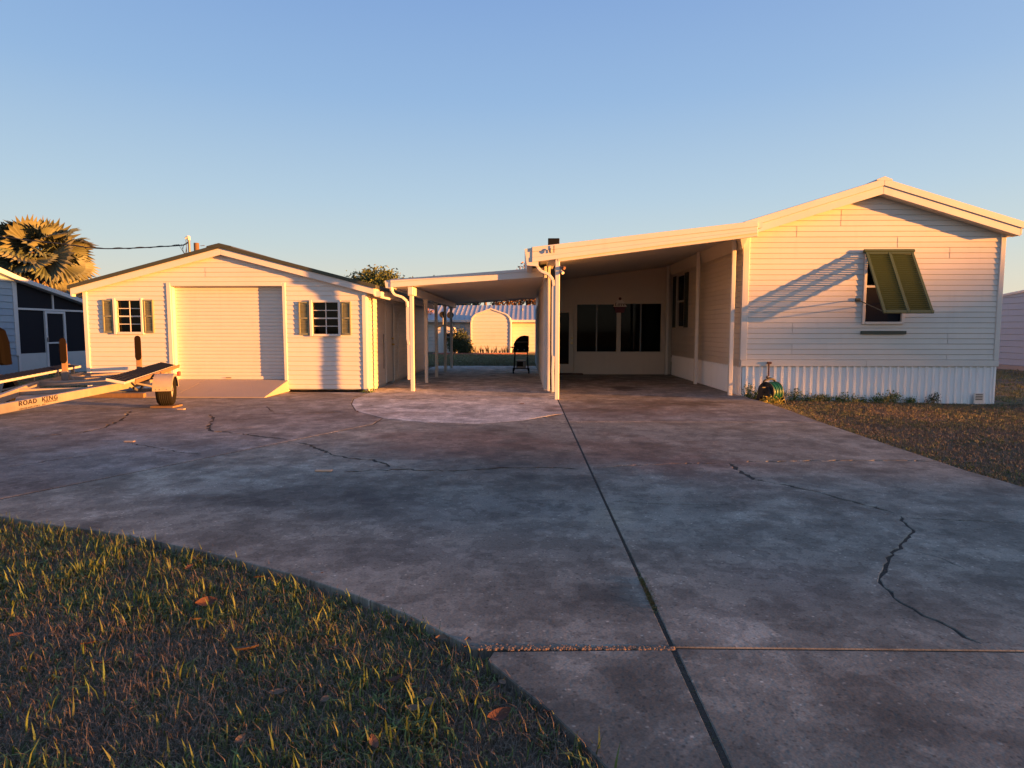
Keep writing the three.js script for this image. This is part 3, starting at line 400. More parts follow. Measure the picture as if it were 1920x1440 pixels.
// ---------------------------------------------------------------- high carport beside the home
const CX0 = .13;
{
  const T = thing('high_carport', 'tall white carport roof joined to the mobile home wall', 'carport', [2.4, 0, -15]);
  const up = x => 2.76 + (x - CX0) * .1215, zf = -12.43, q = (x, o) => [x, up(x) + o];
  part(T, 'roof_deck', prismZ([q(CX0 + .02, 0), q(4.50, 0), q(4.50, .11), q(CX0 + .02, .11)], -27.5, zf - .03), M.ceiling);
  // front fascia in three folds
  part(T, 'fascia', prismZ([q(CX0, .085), q(4.40, .03), q(4.40, .135), q(CX0, .175)], zf - .028, zf + .012, .003), M.trim); part(T, 'fascia', prismZ([q(CX0, -.02), q(4.40, -.035), q(4.40, .028), q(CX0, .083)], zf - .028, zf, .003), M.trim); part(T, 'fascia', prismZ([q(CX0, -.11), q(4.40, -.09), q(4.40, -.037), q(CX0, -.022)], zf - .028, zf + .006, .003), M.trim);
  part(T, 'front_beam', prismZ([q(.62, -.16), q(4.42, -.15), q(4.42, -.002), q(.62, -.002)], zf - .12, zf - .031, .004), M.cream);
  part(T, 'ceiling_return', prismZ([q(4.36, -.30), [4.449, up(4.45) - .10], [4.449, up(4.45) - .002], q(4.30, -.002)], -19.5, HZ + .2), M.cream);
  // box gutter on the low eave
  part(T, 'gutter', prismZ([[CX0 - .10, 2.60], [CX0 + .0, 2.58], [CX0 + .0, 2.94], [CX0 - .012, 2.94], [CX0 - .012, 2.62], [CX0 - .09, 2.635], [CX0 - .13, 2.90], [CX0 - .145, 2.90]], -27.5, zf - .03), M.trim);
  part(T, 'gutter_cap', prismZ([[CX0 - .145, 2.90], [CX0 - .10, 2.59], [CX0 + .12, 2.57], [CX0 + .12, 2.66], [CX0, 2.92]], zf - .029, zf - .015), M.trim);
  const yf = up(.62) - .11;
  part(T, 'post', bx(.575, .66, -.01, yf, -12.55, -12.465, .008), M.trim, 'white square front post beside the downpipe'); part(T, 'post_sleeve', bx(.565, .67, 2.50, 2.52, -12.56, -12.455, .004), M.trim);
  part(T, 'downpipe', duct([V(.22, 2.60, -12.505), V(.235, 2.56, -12.505), V(.29, 2.49, -12.505), V(.45, 2.42, -12.505), V(.53, 2.32, -12.505), V(.545, 2.2, -12.505), V(.545, .85, -12.505), V(.535, .55, -12.505), V(.545, .14, -12.505)], .075, .055), M.trim);
  for (const z of [-19.44, -16.1, -13.38]) part(T, 'side_post', bx(4.225, 4.305, -.01, up(4.26) - .003, z - .04, z + .04, .008), M.trim);
  // upright panels closing the side towards the breezeway, standing apart with narrow slots
  let z = -13.72; const pm = M.white;
  for (let k = 0; z > -19.4; k++) { const w = k < 2 ? .55 : .62; part(T, 'side_panel', inFrame(frame([.50, 0, 0], [0, 0, 1]), bx(z - w, z, .03, 2.70, -.025, .025, .006)), pm[k % 3]); part(T, 'panel_batten', bx(.41, .545, .01, 2.70, z - w - .045, z - w - .001, .006), pm[(k + 1) % 3]); z -= w + .048; }
  part(T, 'side_beam', bx(.45, .60, 2.70, 2.79, -19.5, -12.57, .005), M.cream);
  part(T, 'side_fascia', bx(.40, .449, 2.45, 2.70, -19.5, -13.70, .004), M.trim);
}
{
  const z = -12.41, T = thing('solar_floodlight', 'small black floodlight panel standing on the carport roof edge', 'floodlight', [.54, 2.9, z]);
  part(T, 'panel', bx(.43, .65, 2.955, 3.10, z - .05, z - .015, .008), M.black); part(T, 'bracket', bx(.535, .55, 2.82, 2.96, z + .012, z + .022, .002), M.black); part(T, 'lamp', new THREE.SphereGeometry(.035, 10, 8).scale(.8, 1.4, .4).translate(.475, 2.86, z + .025), M.galvDark);
}
{
  const T = thing('twin_lamp', 'pair of small lamp heads clamped beside the front carport post', 'lamp', [.70, 2.5, -12.48]);
  part(T, 'lamp_head', cyl(V(.69, 2.56, -12.48), V(.75, 2.53, -12.42), .024, .034, 12), M.rust); part(T, 'lamp_head', cyl(V(.69, 2.48, -12.48), V(.72, 2.44, -12.42), .02, .03, 12), M.trim); part(T, 'clamp', bx(.66, .70, 2.46, 2.58, -12.50, -12.46, .005), M.galvDark);
}

// ---------------------------------------------------------------- enclosed porch behind the high carport
{
  const z = -19.6, T = thing('enclosed_porch', 'beige enclosed porch with glazed door and dark sliding windows', 'porch', [2.4, 0, z]);
  const f = frame([0, 0, z], [1, 0, 0]), W1 = [1.57, 2.77, .69, 2.12], W2 = [2.90, 4.11, .69, 2.14], D = [.62, 1.48, .04, 2.0];
  sheathing(T, f, [[.46, -.02], [4.44, -.02], [4.44, 3.27], [.46, 2.79]], [W1, W2, [D[0], D[1], -.01, D[3]]], M.beige, .09);
  for (const w of [W1, W2]) {
    const [a0, a1, b0, b1] = w, m = (a0 + a1) / 2, o = part(T, 'sliding_window', merge([fbox(f, a0 - .04, a0, b0 - .04, b1 + .04, -.05, .02), fbox(f, a1, a1 + .04, b0 - .04, b1 + .04, -.05, .02), fbox(f, a0, a1, b1, b1 + .04, -.05, .018), fbox(f, a0, a1, b0 - .04, b0, -.05, .018)]), M.beige);
    part(o, 'mullion', fbox(f, m - .02, m + .02, b0, b1, -.05, .0), M.galvDark); part(o, 'pane', fbox(f, a0, m - .02, b0, b1, -.06, -.055, 0), M.tinted); part(o, 'pane', fbox(f, m + .02, a1, b0, b1, -.05, -.045, 0), M.tinted);
  }
  const d = part(T, 'door', merge([fbox(f, D[0], .82, D[2], D[3], -.06, -.02), fbox(f, 1.33, D[1], D[2], D[3], -.06, -.02), fbox(f, .82, 1.33, 1.88, D[3], -.06, -.021), fbox(f, .82, 1.33, D[2], .31, -.06, -.021)]), M.beige);
  part(d, 'pane', fbox(f, .82, 1.33, .31, 1.88, -.05, -.045, 0), M.tinted); part(d, 'knob', cyl(V(1.42, .95, z - .03), V(1.42, .95, z + .05), .03, .026), M.brass); part(d, 'deadbolt', cyl(V(1.42, 1.10, z - .03), V(1.42, 1.10, z + .02), .026), M.brass);
  for (const [a0, a1, b0, b1] of [[D[0] - .07, D[0], 0, 2.08], [D[1], D[1] + .06, 0, 2.08], [D[0], D[1], 2.01, 2.08]]) part(d, 'door_casing', fbox(f, a0, a1, b0, b1, -.03, .02), M.beige);
  part(T, 'threshold', fbox(f, .5, 1.75, .005, .035, .02, .34, .006), M.rust);
  // side wall on the breezeway: low panel, posts, dark windows
  const fl = frame([.43, 0, 0], [0, 0, 1]); const sideC = vinyl([.50, .57, .60]);
  part(T, 'side_kick_panel', fbox(fl, -26.5, -19.7, -.02, .80, -.05, 0), sideC); part(T, 'side_header', fbox(fl, -26.5, -19.7, 2.1, 2.75, -.05, 0), sideC);
  for (let k = 0; k < 6; k++) { const a = -19.72 - k * 1.32; part(T, 'side_stud', fbox(fl, a - .09, a, -.02, 2.2, -.052, .022), sideC); if (k < 5) part(T, 'side_pane', fbox(fl, a - 1.32, a - .09, .8, 2.1, -.03, -.025, 0), M.tinted); }
  part(T, 'rear_wall', bx(.44, 4.44, -.02, 3.2, -26.6, -26.52), M.beige); part(T, 'floor', bx(.42, 4.4, -.06, .03, -26.5, -19.7), M.stone);
}
{ // cupcake-shaped wall sign
  const z = -19.56, T = thing('cupcake_sign', 'cupcake shaped wall sign with white icing and dark red cup', 'sign', [2.86, 2.0, z]);
  const icing = [[2.66, 2.05], [3.06, 2.05], [3.03, 2.11], [3.0, 2.16], [2.96, 2.22], [2.92, 2.25], [2.86, 2.27], [2.80, 2.25], [2.76, 2.22], [2.71, 2.16], [2.69, 2.11]];
  part(T, 'cup', prismZ([[2.735, 1.87], [2.985, 1.87], [3.03, 2.048], [2.69, 2.048]], z, z + .02, .003), mat([.10, .012, .03], .6)); part(T, 'icing', prismZ(icing, z, z + .024, .003), M.trim); part(T, 'cherry', new THREE.SphereGeometry(.045, 12, 8).scale(1, 1, .5).translate(2.86, 2.29, z + .02), mat([.06, .01, .01], .4));
  const font = await new FontLoader().loadAsync('fonts/droid/droid_serif_bold.typeface.json');
  const g = new TextGeometry('Love', { font, size: .095, depth: .006, curveSegments: 3 }); g.computeBoundingBox(); const w = g.boundingBox.max.x; g.applyMatrix4(new THREE.Matrix4().makeShear(0, 0, .2, 0, 0, 0)); part(T, 'lettering', finish(g.translate(2.86 - w / 2 - .01, 2.075, z + .025)), M.ink);
}

// ---------------------------------------------------------------- low breezeway carport
{
  const T = thing('low_carport', 'low white flat carport roof on slim posts beside the garage', 'carport', [-1.4, 0, -18.3]);
  const up = x => 2.285 + (x + 2.92) * .066, zf = -13.98, q = (x, o) => [x, up(x) + o];
  part(T, 'roof_deck', prismZ([q(-2.90, 0), q(.395, 0), q(.395, .10), q(-2.90, .10)], -23.1, zf - .03), M.ceiling);
  part(T, 'fascia', prismZ([q(-2.93, .10), q(.39, .13), q(.39, .19), q(-2.93, .165)], zf - .028, zf + .010, .003), M.trim); part(T, 'fascia', prismZ([q(-2.93, -.01), q(.39, -.01), q(.39, .128), q(-2.93, .098)], zf - .028, zf, .003), M.trim);
  part(T, 'rear_fascia', prismZ([q(-2.93, -.06), q(.39, -.04), q(.39, .15), q(-2.93, .13)], -23.13, -23.1), M.trim);
  part(T, 'gutter', prismZ([[-3.04, 2.27], [-2.93, 2.26], [-2.93, 2.44], [-2.942, 2.44], [-2.942, 2.29], [-3.03, 2.30], [-3.045, 2.42], [-3.06, 2.42]], -23.1, zf - .03), M.trim); part(T, 'gutter_cap', prismZ([[-3.06, 2.42], [-3.04, 2.265], [-2.93, 2.258], [-2.93, 2.44]], zf - .029, zf - .018), M.trim);
  part(T, 'side_beam', bx(-2.56, -2.46, 2.12, 2.292, -22.9, zf - .04, .005), M.trim);
  [-14.13, -16.34, -18.41, -20.69, -22.66].forEach((z, i) => {
    const x = -2.50 - .03 * i, pmat = M.trim; part(T, 'post', bx(x - .042, x + .042, -.01, 2.13, z - .042, z + .042, .008), pmat);
    part(T, 'post_cap', bx(x - .075, x + .075, 2.10, 2.2, z - .06, z + .06, .006), pmat); if (i) for (const s of [-1, 1]) part(T, 'brace', bar(V(x, 1.72, z + s * .04), V(x, 2.12, z + s * .26), .03, .05), pmat);
  });
  part(T, 'downpipe', duct([V(-2.93, 2.28, -14.05), V(-2.92, 2.20, -14.06), V(-2.86, 2.12, -14.07), V(-2.70, 2.07, -14.09), V(-2.60, 1.98, -14.11), V(-2.585, 1.85, -14.12), V(-2.585, 1.12, -14.12), V(-2.57, 1.02, -14.12), V(-2.57, .25, -14.12)], .075, .055), M.trim);
}

// ---------------------------------------------------------------- barbecue on the breezeway
{
  const x = -.13, z = -19.95, T = thing('barbecue_grill', 'black covered barbecue grill on an open cart under the carport', 'grill', [x, 0, z]);
  const lid = [[-.24, 0], [.24, 0], [.24, .30], [.10, .32], [-.04, .29], [-.15, .20], [-.22, .08]];
  part(T, 'lid', finish(extrude(lid, .42, .015).translate(x, .86, z - .21)), M.blackMatte); part(T, 'firebox', bx(x - .24, x + .24, .66, .855, z - .2, z + .2, .03), M.blackMatte); part(T, 'side_shelf', bx(x - .33, x - .242, .80, .83, z - .18, z + .18, .006), M.black); part(T, 'lid_handle', cyl(V(x - .2, .98, z + .24), V(x + .2, .98, z + .24), .014), M.galvDark);
  for (const sx of [-1, 1]) for (const sz of [-1, 1]) part(T, 'leg', bar(V(x + sx * .22, .09, z + sz * .16), V(x + sx * .19, .67, z + sz * .15), .035, .035), M.black);
  for (const sx of [-1, 1]) { const w = part(T, 'wheel', cyl(V(x + sx * .22, .09, z + .17), V(x + sx * .26, .09, z + .17), .09, .09, 16), M.rubber); part(w, 'hub', cyl(V(x + sx * .258, .09, z + .17), V(x + sx * .266, .09, z + .17), .03), M.galvDark); }
  part(T, 'rail', bar(V(x - .2, .55, z + .17), V(x + .2, .55, z + .17), .02, .02), M.galvDark); part(T, 'lower_shelf', bx(x - .21, x + .21, .14, .165, z - .16, z + .16, .004), M.black);
  part(T, 'control_knob', cyl(V(x - .1, .74, z + .2), V(x - .1, .74, z + .23), .022), M.galvDark); part(T, 'control_knob', cyl(V(x + .1, .74, z + .2), V(x + .1, .74, z + .23), .022), M.galvDark);
  const C = thing('grey_crate', 'small grey crate standing on the grill cart shelf', 'crate', [x, .165, z]); part(C, 'body', bx(x - .15, x + .15, .168, .40, z - .12, z + .12, .01), M.galvDark); part(C, 'front_panel', bx(x - .13, x + .06, .22, .37, z + .121, z + .127, .003), M.blackMatte); part(C, 'lid', bx(x - .16, x + .16, .402, .42, z - .13, z + .13, .006), M.trim);
}

// ---------------------------------------------------------------- boat trailer (built about its axle, then turned into place)
{
  const T = thing('boat_trailer', 'tan painted boat trailer with ribbed bunks parked before the garage', 'trailer');
  const galv = mat([.30, .265, .225], .5, { map: galvT }), rail = s => [V(s * .07, .43, 4.0), V(s * .80, .43, -.30), V(s * .80, .43, -2.6)];
  for (const s of [-1, 1]) { const [a, b, c] = rail(s); part(T, 'frame_rail', merge([bar(a, b, .07, .118, .006), bar(b, c, .069, .117, .006)]), galv); }
  for (const [z, w] of [[1.25, .52], [-.32, .79], [-1.45, .79], [-2.55, .79]]) part(T, 'cross_member', bar(V(-w, .435, z), V(w, .435, z), .075, .085, .006), galv);
  part(T, 'keel_beam', bar(V(0, .34, 1.2), V(0, .34, -2.5), .07, .07, .006), galv); part(T, 'tongue', bar(V(0, .42, 3.6), V(0, .42, 5.0), .08, .08, .006), galv); part(T, 'jack_post', cyl(V(.12, .06, 4.1), V(.12, .75, 4.1), .03), M.galvDark);
  for (const s of [-1, 1]) {
    const a = V(s * .88, .61, 2.03), b = V(s * .86, .655, -2.35), d = b.clone().sub(a), L = d.length(); d.normalize();
    const yb = V(0, 1, 0).sub(d.clone().multiplyScalar(d.y)).normalize(), xb = yb.clone().cross(d), m = new THREE.Matrix4().makeBasis(xb, yb, d).multiply(new THREE.Matrix4().makeRotationZ(s > 0 ? .24 : .12)).setPosition(a);
    const P = g => { g.applyMatrix4(m); return finish(g); }, o = -s, B = part(T, 'bunk_board', P(bx(-.13, .13, -.045, 0, .3, L, .008)), matte([.34, .36, .40], .9));   // local +x points to the trailer's left
    for (let k = 0; k < 21; k++) part(B, 'bunk_rib', P(bx(-.132, .132, .001, .009, .32 + k * .19, .44 + k * .19, .002)), M.bunk);
    part(T, 'bunk_edge', P(bx(Math.min(o * .135, o * .165), Math.max(o * .135, o * .165), -.075, -.005, .9, L + .25, .006)), M.wood);
    for (const z of [-.32, -1.45, -2.3]) part(T, 'bunk_bracket', bx(s * .87 - .03, s * .87 + .03, .44, .60, z - .02, z + .02, .004), galv);
    // guide posts inside the bunks
    const x = s * .60, z = -1.0, h = .50, t = s > 0 ? 1.25 : 1.21, g = part(T, 'guide_post', merge([bx(x - .045, x + .045, h + .10, t - .1, z - .03, z + .02, .006), bar(V(x, h - .12, z), V(x, h + .12, z), .06, .05)]), M.wood);
    const pr = []; for (let k = 0; k <= 6; k++) pr.push([x + .052 * Math.cos(Math.PI * k / 6), t - .06 + .06 * Math.sin(Math.PI * k / 6)]); for (let k = 0; k <= 6; k++) pr.push([x - .052 * Math.cos(Math.PI * k / 6), t - .40 - .06 * Math.sin(Math.PI * k / 6)]);
    part(g, 'carpet_pad', prismZ(pr, z + .021, z + .05, .006), M.pad); part(g, 'foot', bx(x - .055, x + .055, h - .06, h + .11, z - .04, z + .04, .006), M.galvDark); part(g, 'strut', bar(V(x + .03, h + .10, z), V(x + .12, h - .06, z - .05), .02, .03), galv);
    // wheel, fender, spring, side lamp
    const wx = s * 1.22, cy = .308, x0 = wx - .15, x1 = wx + .15;
    const prof = [[.15, -.09], [.20, -.118], [.245, -.125], [.268, -.105], [.275, -.07], [.275, .07], [.268, .105], [.245, .125], [.20, .118], [.15, .09]].map(p => new THREE.Vector2(...p));
    const w = part(T, 'wheel', finish(new THREE.LatheGeometry(prof, 44).rotateZ(-Math.PI / 2).translate(wx, cy, 0)), M.rubber, 'black trailer tyre with pale rim');
    for (const q of [-.06, -.03, 0, .03, .06]) part(w, 'tread_groove', finish(new THREE.TorusGeometry(.2752, .004, 4, 44).rotateY(Math.PI / 2).translate(wx + q, cy, 0)), M.dark);
    part(w, 'rim', finish(new THREE.LatheGeometry([[.02, .06], [.05, .07], [.09, .05], [.13, .055], [.155, .085], [.165, .088]].map(p => new THREE.Vector2(...p)), 28).rotateZ(-Math.PI / 2).scale(s, 1, 1).translate(wx, cy, 0)), M.rim); part(w, 'hub_cap', cyl(V(wx + s * .04, cy, 0), V(wx + s * .115, cy, 0), .04, .03), M.galvDark);
    const tr = [], N = 16, Rr = .318; const pt = k => { const a2 = Math.PI * (.06 + .88 * k / N); return [Math.cos(a2), Math.sin(a2)]; };
    for (let k = 0; k < N; k++) { const [c0, s0] = pt(k), [c1, s1] = pt(k + 1), q = (xx, r, c, s2) => [xx, cy - .03 + s2 * r * .98, c * r * 1.08]; poly(tr, [q(x0, Rr, c0, s0), q(x1, Rr, c0, s0), q(x1, Rr, c1, s1), q(x0, Rr, c1, s1)]); const xl = s > 0 ? x1 : x0; poly(tr, [q(xl, Rr, c0, s0), q(xl, Rr - .05, c0, s0), q(xl, Rr - .05, c1, s1), q(xl, Rr, c1, s1)]); }
    const fe = part(T, 'fender', fromTris(tr), galv); part(fe, 'fender_apron', bx(x0, x1, cy + .0, cy + .075, .338, .346, .002), galv); for (const q of [.2, .4, .75]) part(fe, 'rivet', new THREE.SphereGeometry(.009, 6, 5).translate(x0 + (x1 - x0) * q, cy + .03, .348), M.galvDark);
    part(T, 'fender_bracket', bar(V(s * .8, .46, .28), V(s * 1.12, .38, .30), .05, .03), galv); part(T, 'fender_bracket', bar(V(s * .8, .48, -.05), V(s * 1.1, .57, -.02), .05, .03), galv);
    part(T, 'leaf_spring', tube([V(s * .8, .38, -.38), V(s * .8, .31, 0), V(s * .8, .38, .38)], .024, 6), M.galvDark); part(T, 'side_lamp', bx(s * 1.33, s * 1.39, .52, .60, -.46, -.38, .01), M.redPaint); part(T, 'lamp_bracket', bar(V(s * .8, .46, -.42), V(s * 1.36, .53, -.42), .03, .03), galv);
  }
  part(T, 'axle', cyl(V(-1.15, .308, 0), V(1.15, .308, 0), .03), M.galvDark);
  // winch stand with a moulded brown box
  const st = part(T, 'winch_stand', bar(V(-.24, .44, 3.15), V(-.24, 1.0, 2.98), .07, .06), galv);
  const bp = [[-.20, 0], [.205, 0], [.19, .28], [.155, .43], [.09, .475], [-.20, .49]]; part(st, 'winch_box', finish(extrude(bp, .24, .03).translate(-.17, .92, 2.86)), M.padBox, 'dark brown moulded box');
  const ap = [[-.17, .07], [.06, .07], [.08, .09], [.045, .31], [.02, .345], [-.17, .345]]; part(st, 'amber_panel', finish(extrude(ap, .012, .004).translate(-.17, .92, 3.101)), M.amber, 'rounded amber panel'); part(st, 'strap_reel', cyl(V(-.33, 1.42, 2.95), V(-.08, 1.42, 2.95), .035, .035), M.terracotta);
  // lettering on the outer face of the near rail
  const font = await new FontLoader().loadAsync('fonts/droid/droid_sans_bold.typeface.json'), [ra, rb] = rail(1), rd = rb.clone().sub(ra).normalize();
  const lm = new THREE.Matrix4().makeBasis(rd, V(0, 1, 0), rd.clone().cross(V(0, 1, 0))).setPosition(ra);
  const letter = (txt, size, u, v, wide = 1.5) => { const g = new TextGeometry(txt, { font, size, depth: .0015, curveSegments: 3 }); g.scale(wide, 1, 1); g.translate(u, v, .0355); g.applyMatrix4(lm); return finish(g); };
  part(T, 'lettering', merge([letter('ROAD', .058, .70, -.003, 1.8), letter('KING', .058, 1.19, -.003, 1.9), letter('TRAILERS', .020, 1.24, -.026, 2.6), letter('CUSTOM BUILT FOR U', .016, .71, -.050, 1.9), letter('813', .016, 1.2, -.050, 2)]), M.ink, 'black stencilled lettering on the near rail');
  T.position.set(-7.48, 0, -10.70); T.rotation.y = 19 * Math.PI / 180;
}
single('wood_plank', 'flat wood plank under the trailer wheel', 'plank', bx(-6.52, -6.12, .003, .032, -11.24, -10.92, .003), M.wood, [-6.33, .003, -11.1]);
single('timber_beam', 'square timber beam lying on concrete behind the trailer frame', 'timber', bx(-9.2, -7.6, .003, .095, -12.62, -12.53, .006), M.wood, [-8.4, .003, -12.57]);
// ---------------------------------------------------------------- neighbour's blue house and its screened porch (left)
{
  const X0 = -14.8, T = thing('blue_house', 'pale blue sided house beyond the boat trailer', 'house', [-18, 0, -14]), f = frame([X0, 0, 0], [0, 0, -1]);
  siding(T, f, [[10, .62], [18.36, .62], [18.36, 2.80], [17.6, 3.0], [10, 3.0]], [], .62, .19, M.blue, { lip: .02 });
  part(T, 'wall', bx(-23, X0 - .006, -.05, 2.8, -18.36, -10), M.blue[1]); part(T, 'corner_trim', fbox(f, 18.30, 18.40, .6, 2.82, -.05, .035, .006), M.blueTrim);
  for (let k = 0; k < 8; k++) part(T, 'skirting_panel', ribbed(frame([X0 - .03, 0, 0], [0, 0, -1]), 10 + k * 1.04, 10 + k * 1.04 + 1.038, -.06, .62, .1, .012), M.blueDark);
  part(T, 'roof_edge', inFrame(f, extrude([[9.7, 2.98], [17.55, 2.98], [18.55, 2.72], [18.62, 2.83], [17.6, 3.12], [9.7, 3.12]], .5, .01).translate(0, 0, -.3)), M.blueTrim);
  part(T, 'roof', prismZ([[-23.2, 2.9], [X0 + .12, 2.99], [X0 + .12, 3.10], [-19, 3.6], [-23.2, 3.1]], -17.6, -9.7), M.roofWhite);
}
{
  const X0 = -14.82, T = thing('screened_porch', 'screened porch with dark mesh panels behind the pale blue house', 'porch', [-17, 0, -20]), f = frame([X0, 0, 0], [0, 0, -1]);
  const scr = matte([.016, .018, .026], .7); const tl = a => 2.82 - (a - 18.4) * .205;
  part(T, 'kick_panel', fbox(f, 18.42, 19.56, -.05, .65, -.04, 0), M.kick); part(T, 'kick_panel', fbox(f, 20.36, 21.40, -.05, .65, -.04, 0), M.kick);
  for (const [a0, a1] of [[18.41, 18.49], [21.36, 21.44]]) part(T, 'corner_post', fbox(f, a0, a1, -.05, tl(a1) - .05, -.05, .02), M.blueTrim);
  part(T, 'header', fbox(f, 18.49, 21.36, 1.94, 2.0, -.045, .015), M.blueTrim); part(T, 'mullion', fbox(f, 19.9, 19.95, 2.0, tl(19.95) - .05, -.04, .01), M.blueTrim);
  for (const [a0, a1, b0, b1] of [[18.49, 19.52, .65, 1.94], [20.40, 21.36, .65, 1.94]]) part(T, 'mesh_panel', fbox(f, a0, a1, b0, b1, -.03, -.026, 0), scr);
  for (const [a0, a1] of [[18.49, 19.9], [19.95, 21.36]]) part(T, 'mesh_panel', inFrame(f, extrude([[a0, 2.0], [a1, 2.0], [a1, tl(a1) - .05], [a0, tl(a0) - .05]], .004).translate(0, 0, -.03)), scr);
  const d = part(T, 'screen_door', merge([fbox(f, 19.52, 19.60, .02, 1.93, -.03, .03), fbox(f, 20.32, 20.40, .02, 1.93, -.03, .03), fbox(f, 19.60, 20.32, 1.86, 1.93, -.03, .028), fbox(f, 19.60, 20.32, .02, .22, -.03, .028), fbox(f, 19.60, 20.32, .92, .97, -.03, .026)]), M.blueTrim);
  part(d, 'mesh_panel', fbox(f, 19.6, 20.32, .22, 1.86, -.012, -.008, 0), scr); part(d, 'handle', fbox(f, 19.54, 19.575, .98, 1.12, .03, .065, .006), M.galvDark);
  part(T, 'roof', inFrame(f, extrude([[18.3, tl(18.3) - .05], [21.6, tl(21.6) - .05], [21.6, tl(21.6) + .08], [18.3, tl(18.3) + .08]], 5.2, .01).translate(0, 0, -5)), M.blueTrim); part(T, 'back_wall', bx(-19.8, -19.7, -.05, 2.2, -21.4, -18.4), M.blueDark); part(T, 'end_wall', bx(-19.7, X0 - .06, -.05, 2.15, -21.42, -21.37), M.blueDark); part(T, 'near_wall', bx(-19.7, X0 - .06, -.05, 2.6, -18.42, -18.38), M.blueDark);
  // something pale inside, seen dimly in the photograph through the mesh, stands behind; the mesh hides it
}
{ const T = thing('grey_house', 'grey house with dark roof showing under the palm', 'house', [-31, 0, -42]); part(T, 'wall', bx(-35.5, -26.2, -.1, 3.3, -47, -41.5, .02), vinyl([.24, .27, .32])); part(T, 'roof', prismZ([[-36.2, 3.2], [-25.6, 3.2], [-27.2, 4.55], [-34.6, 4.55]], -47.5, -41), mat([.11, .125, .15], .8, { map: grimeT })); part(T, 'vent_box', bx(-28.7, -28.0, 3.6, 4.5, -41.2, -40.6, .03), M.trim); }

// ---------------------------------------------------------------- foliage builders
function leafMass(lobes, n, size, clump, { flat = 1, aspect = .55 } = {}) {      // many small folded leaf faces gathered in clumps; vertex colours vary leaf hue only
  const pos = [], col = [], tot = lobes.reduce((a, l) => a + l[3] ** 2, 0);
  for (const [cx, cy, cz, r, sy = .8] of lobes) {
    const k = Math.round(n * r * r / tot / clump);
    for (let i = 0; i < k; i++) {
      const u = R(-1, 1), th = R(0, 6.283), q = Math.sqrt(1 - u * u), rad = r * Math.cbrt(R(.12, 1)) * (.82 + .36 * rnd()), C = [cx + rad * q * Math.cos(th), cy + rad * u * sy, cz + rad * q * Math.sin(th)], tone = R(.65, 1.35), yel = R(.85, 1.2), cr = r * .16 + size;
      for (let j = 0; j < clump; j++) {
        const p = V(C[0] + R(-1, 1) * cr, C[1] + R(-1, 1) * cr * .8, C[2] + R(-1, 1) * cr), a = V(R(-1, 1), R(-1, 1) * flat, R(-1, 1)).normalize(), b = V(R(-1, 1), R(-1, 1), R(-1, 1)).cross(a).normalize(), s = size * R(.6, 1.25), w = s * aspect * .5;
        const nrm = a.clone().cross(b).multiplyScalar(w * .5), e0 = p.clone().addScaledVector(a, -s / 2), e1 = p.clone().addScaledVector(a, s / 2), l = p.clone().addScaledVector(b, w).add(nrm), r2 = p.clone().addScaledVector(b, -w).add(nrm);
        pos.push(...e0.toArray(), ...l.toArray(), ...e1.toArray(), ...e0.toArray(), ...e1.toArray(), ...r2.toArray());
        const t = tone * R(.8, 1.2); for (let v = 0; v < 6; v++) col.push(t * yel, t, t * .9);
      }
    }
  }
  const g = new THREE.BufferGeometry(); g.setAttribute('position', new THREE.BufferAttribute(new Float32Array(pos), 3)); g.setAttribute('color', new THREE.BufferAttribute(new Float32Array(col), 3)); g.computeVertexNormals(); return g;
}
const leafMat = (c, rough = .6) => mat(c, rough, { vertexColors: true });
const bark = mat([.10, .075, .055], .95, { bumpMap: woodT, bumpScale: .02 });
function tree(name, label, base, trunkTop, r, lobes, n, size, m, group) {
  const T = thing(name, label, 'tree', base, group), b = V(...base), tips = lobes.map(l => V(l[0], l[1], l[2])), t = V(...trunkTop);
  const limbs = [cyl(b, t, r, r * .7, 10), ...tips.map(q => { const mid = t.clone().lerp(q, .5).add(V(R(-.2, .2), R(0, .3), R(-.2, .2))); return merge([cyl(t, mid, r * .5, r * .3, 7), cyl(mid, q, r * .3, r * .08, 6)]); })];
  part(T, 'trunk', merge(limbs), bark); part(T, 'crown', leafMass(lobes, n, size, 14), m); return T;
}
const green = leafMat([.075, .10, .024]), olive = leafMat([.13, .105, .035]), sunOrange = leafMat([.22, .10, .035]), deep = leafMat([.04, .06, .022]);  // the orange leaf colour paints in the low sunlight

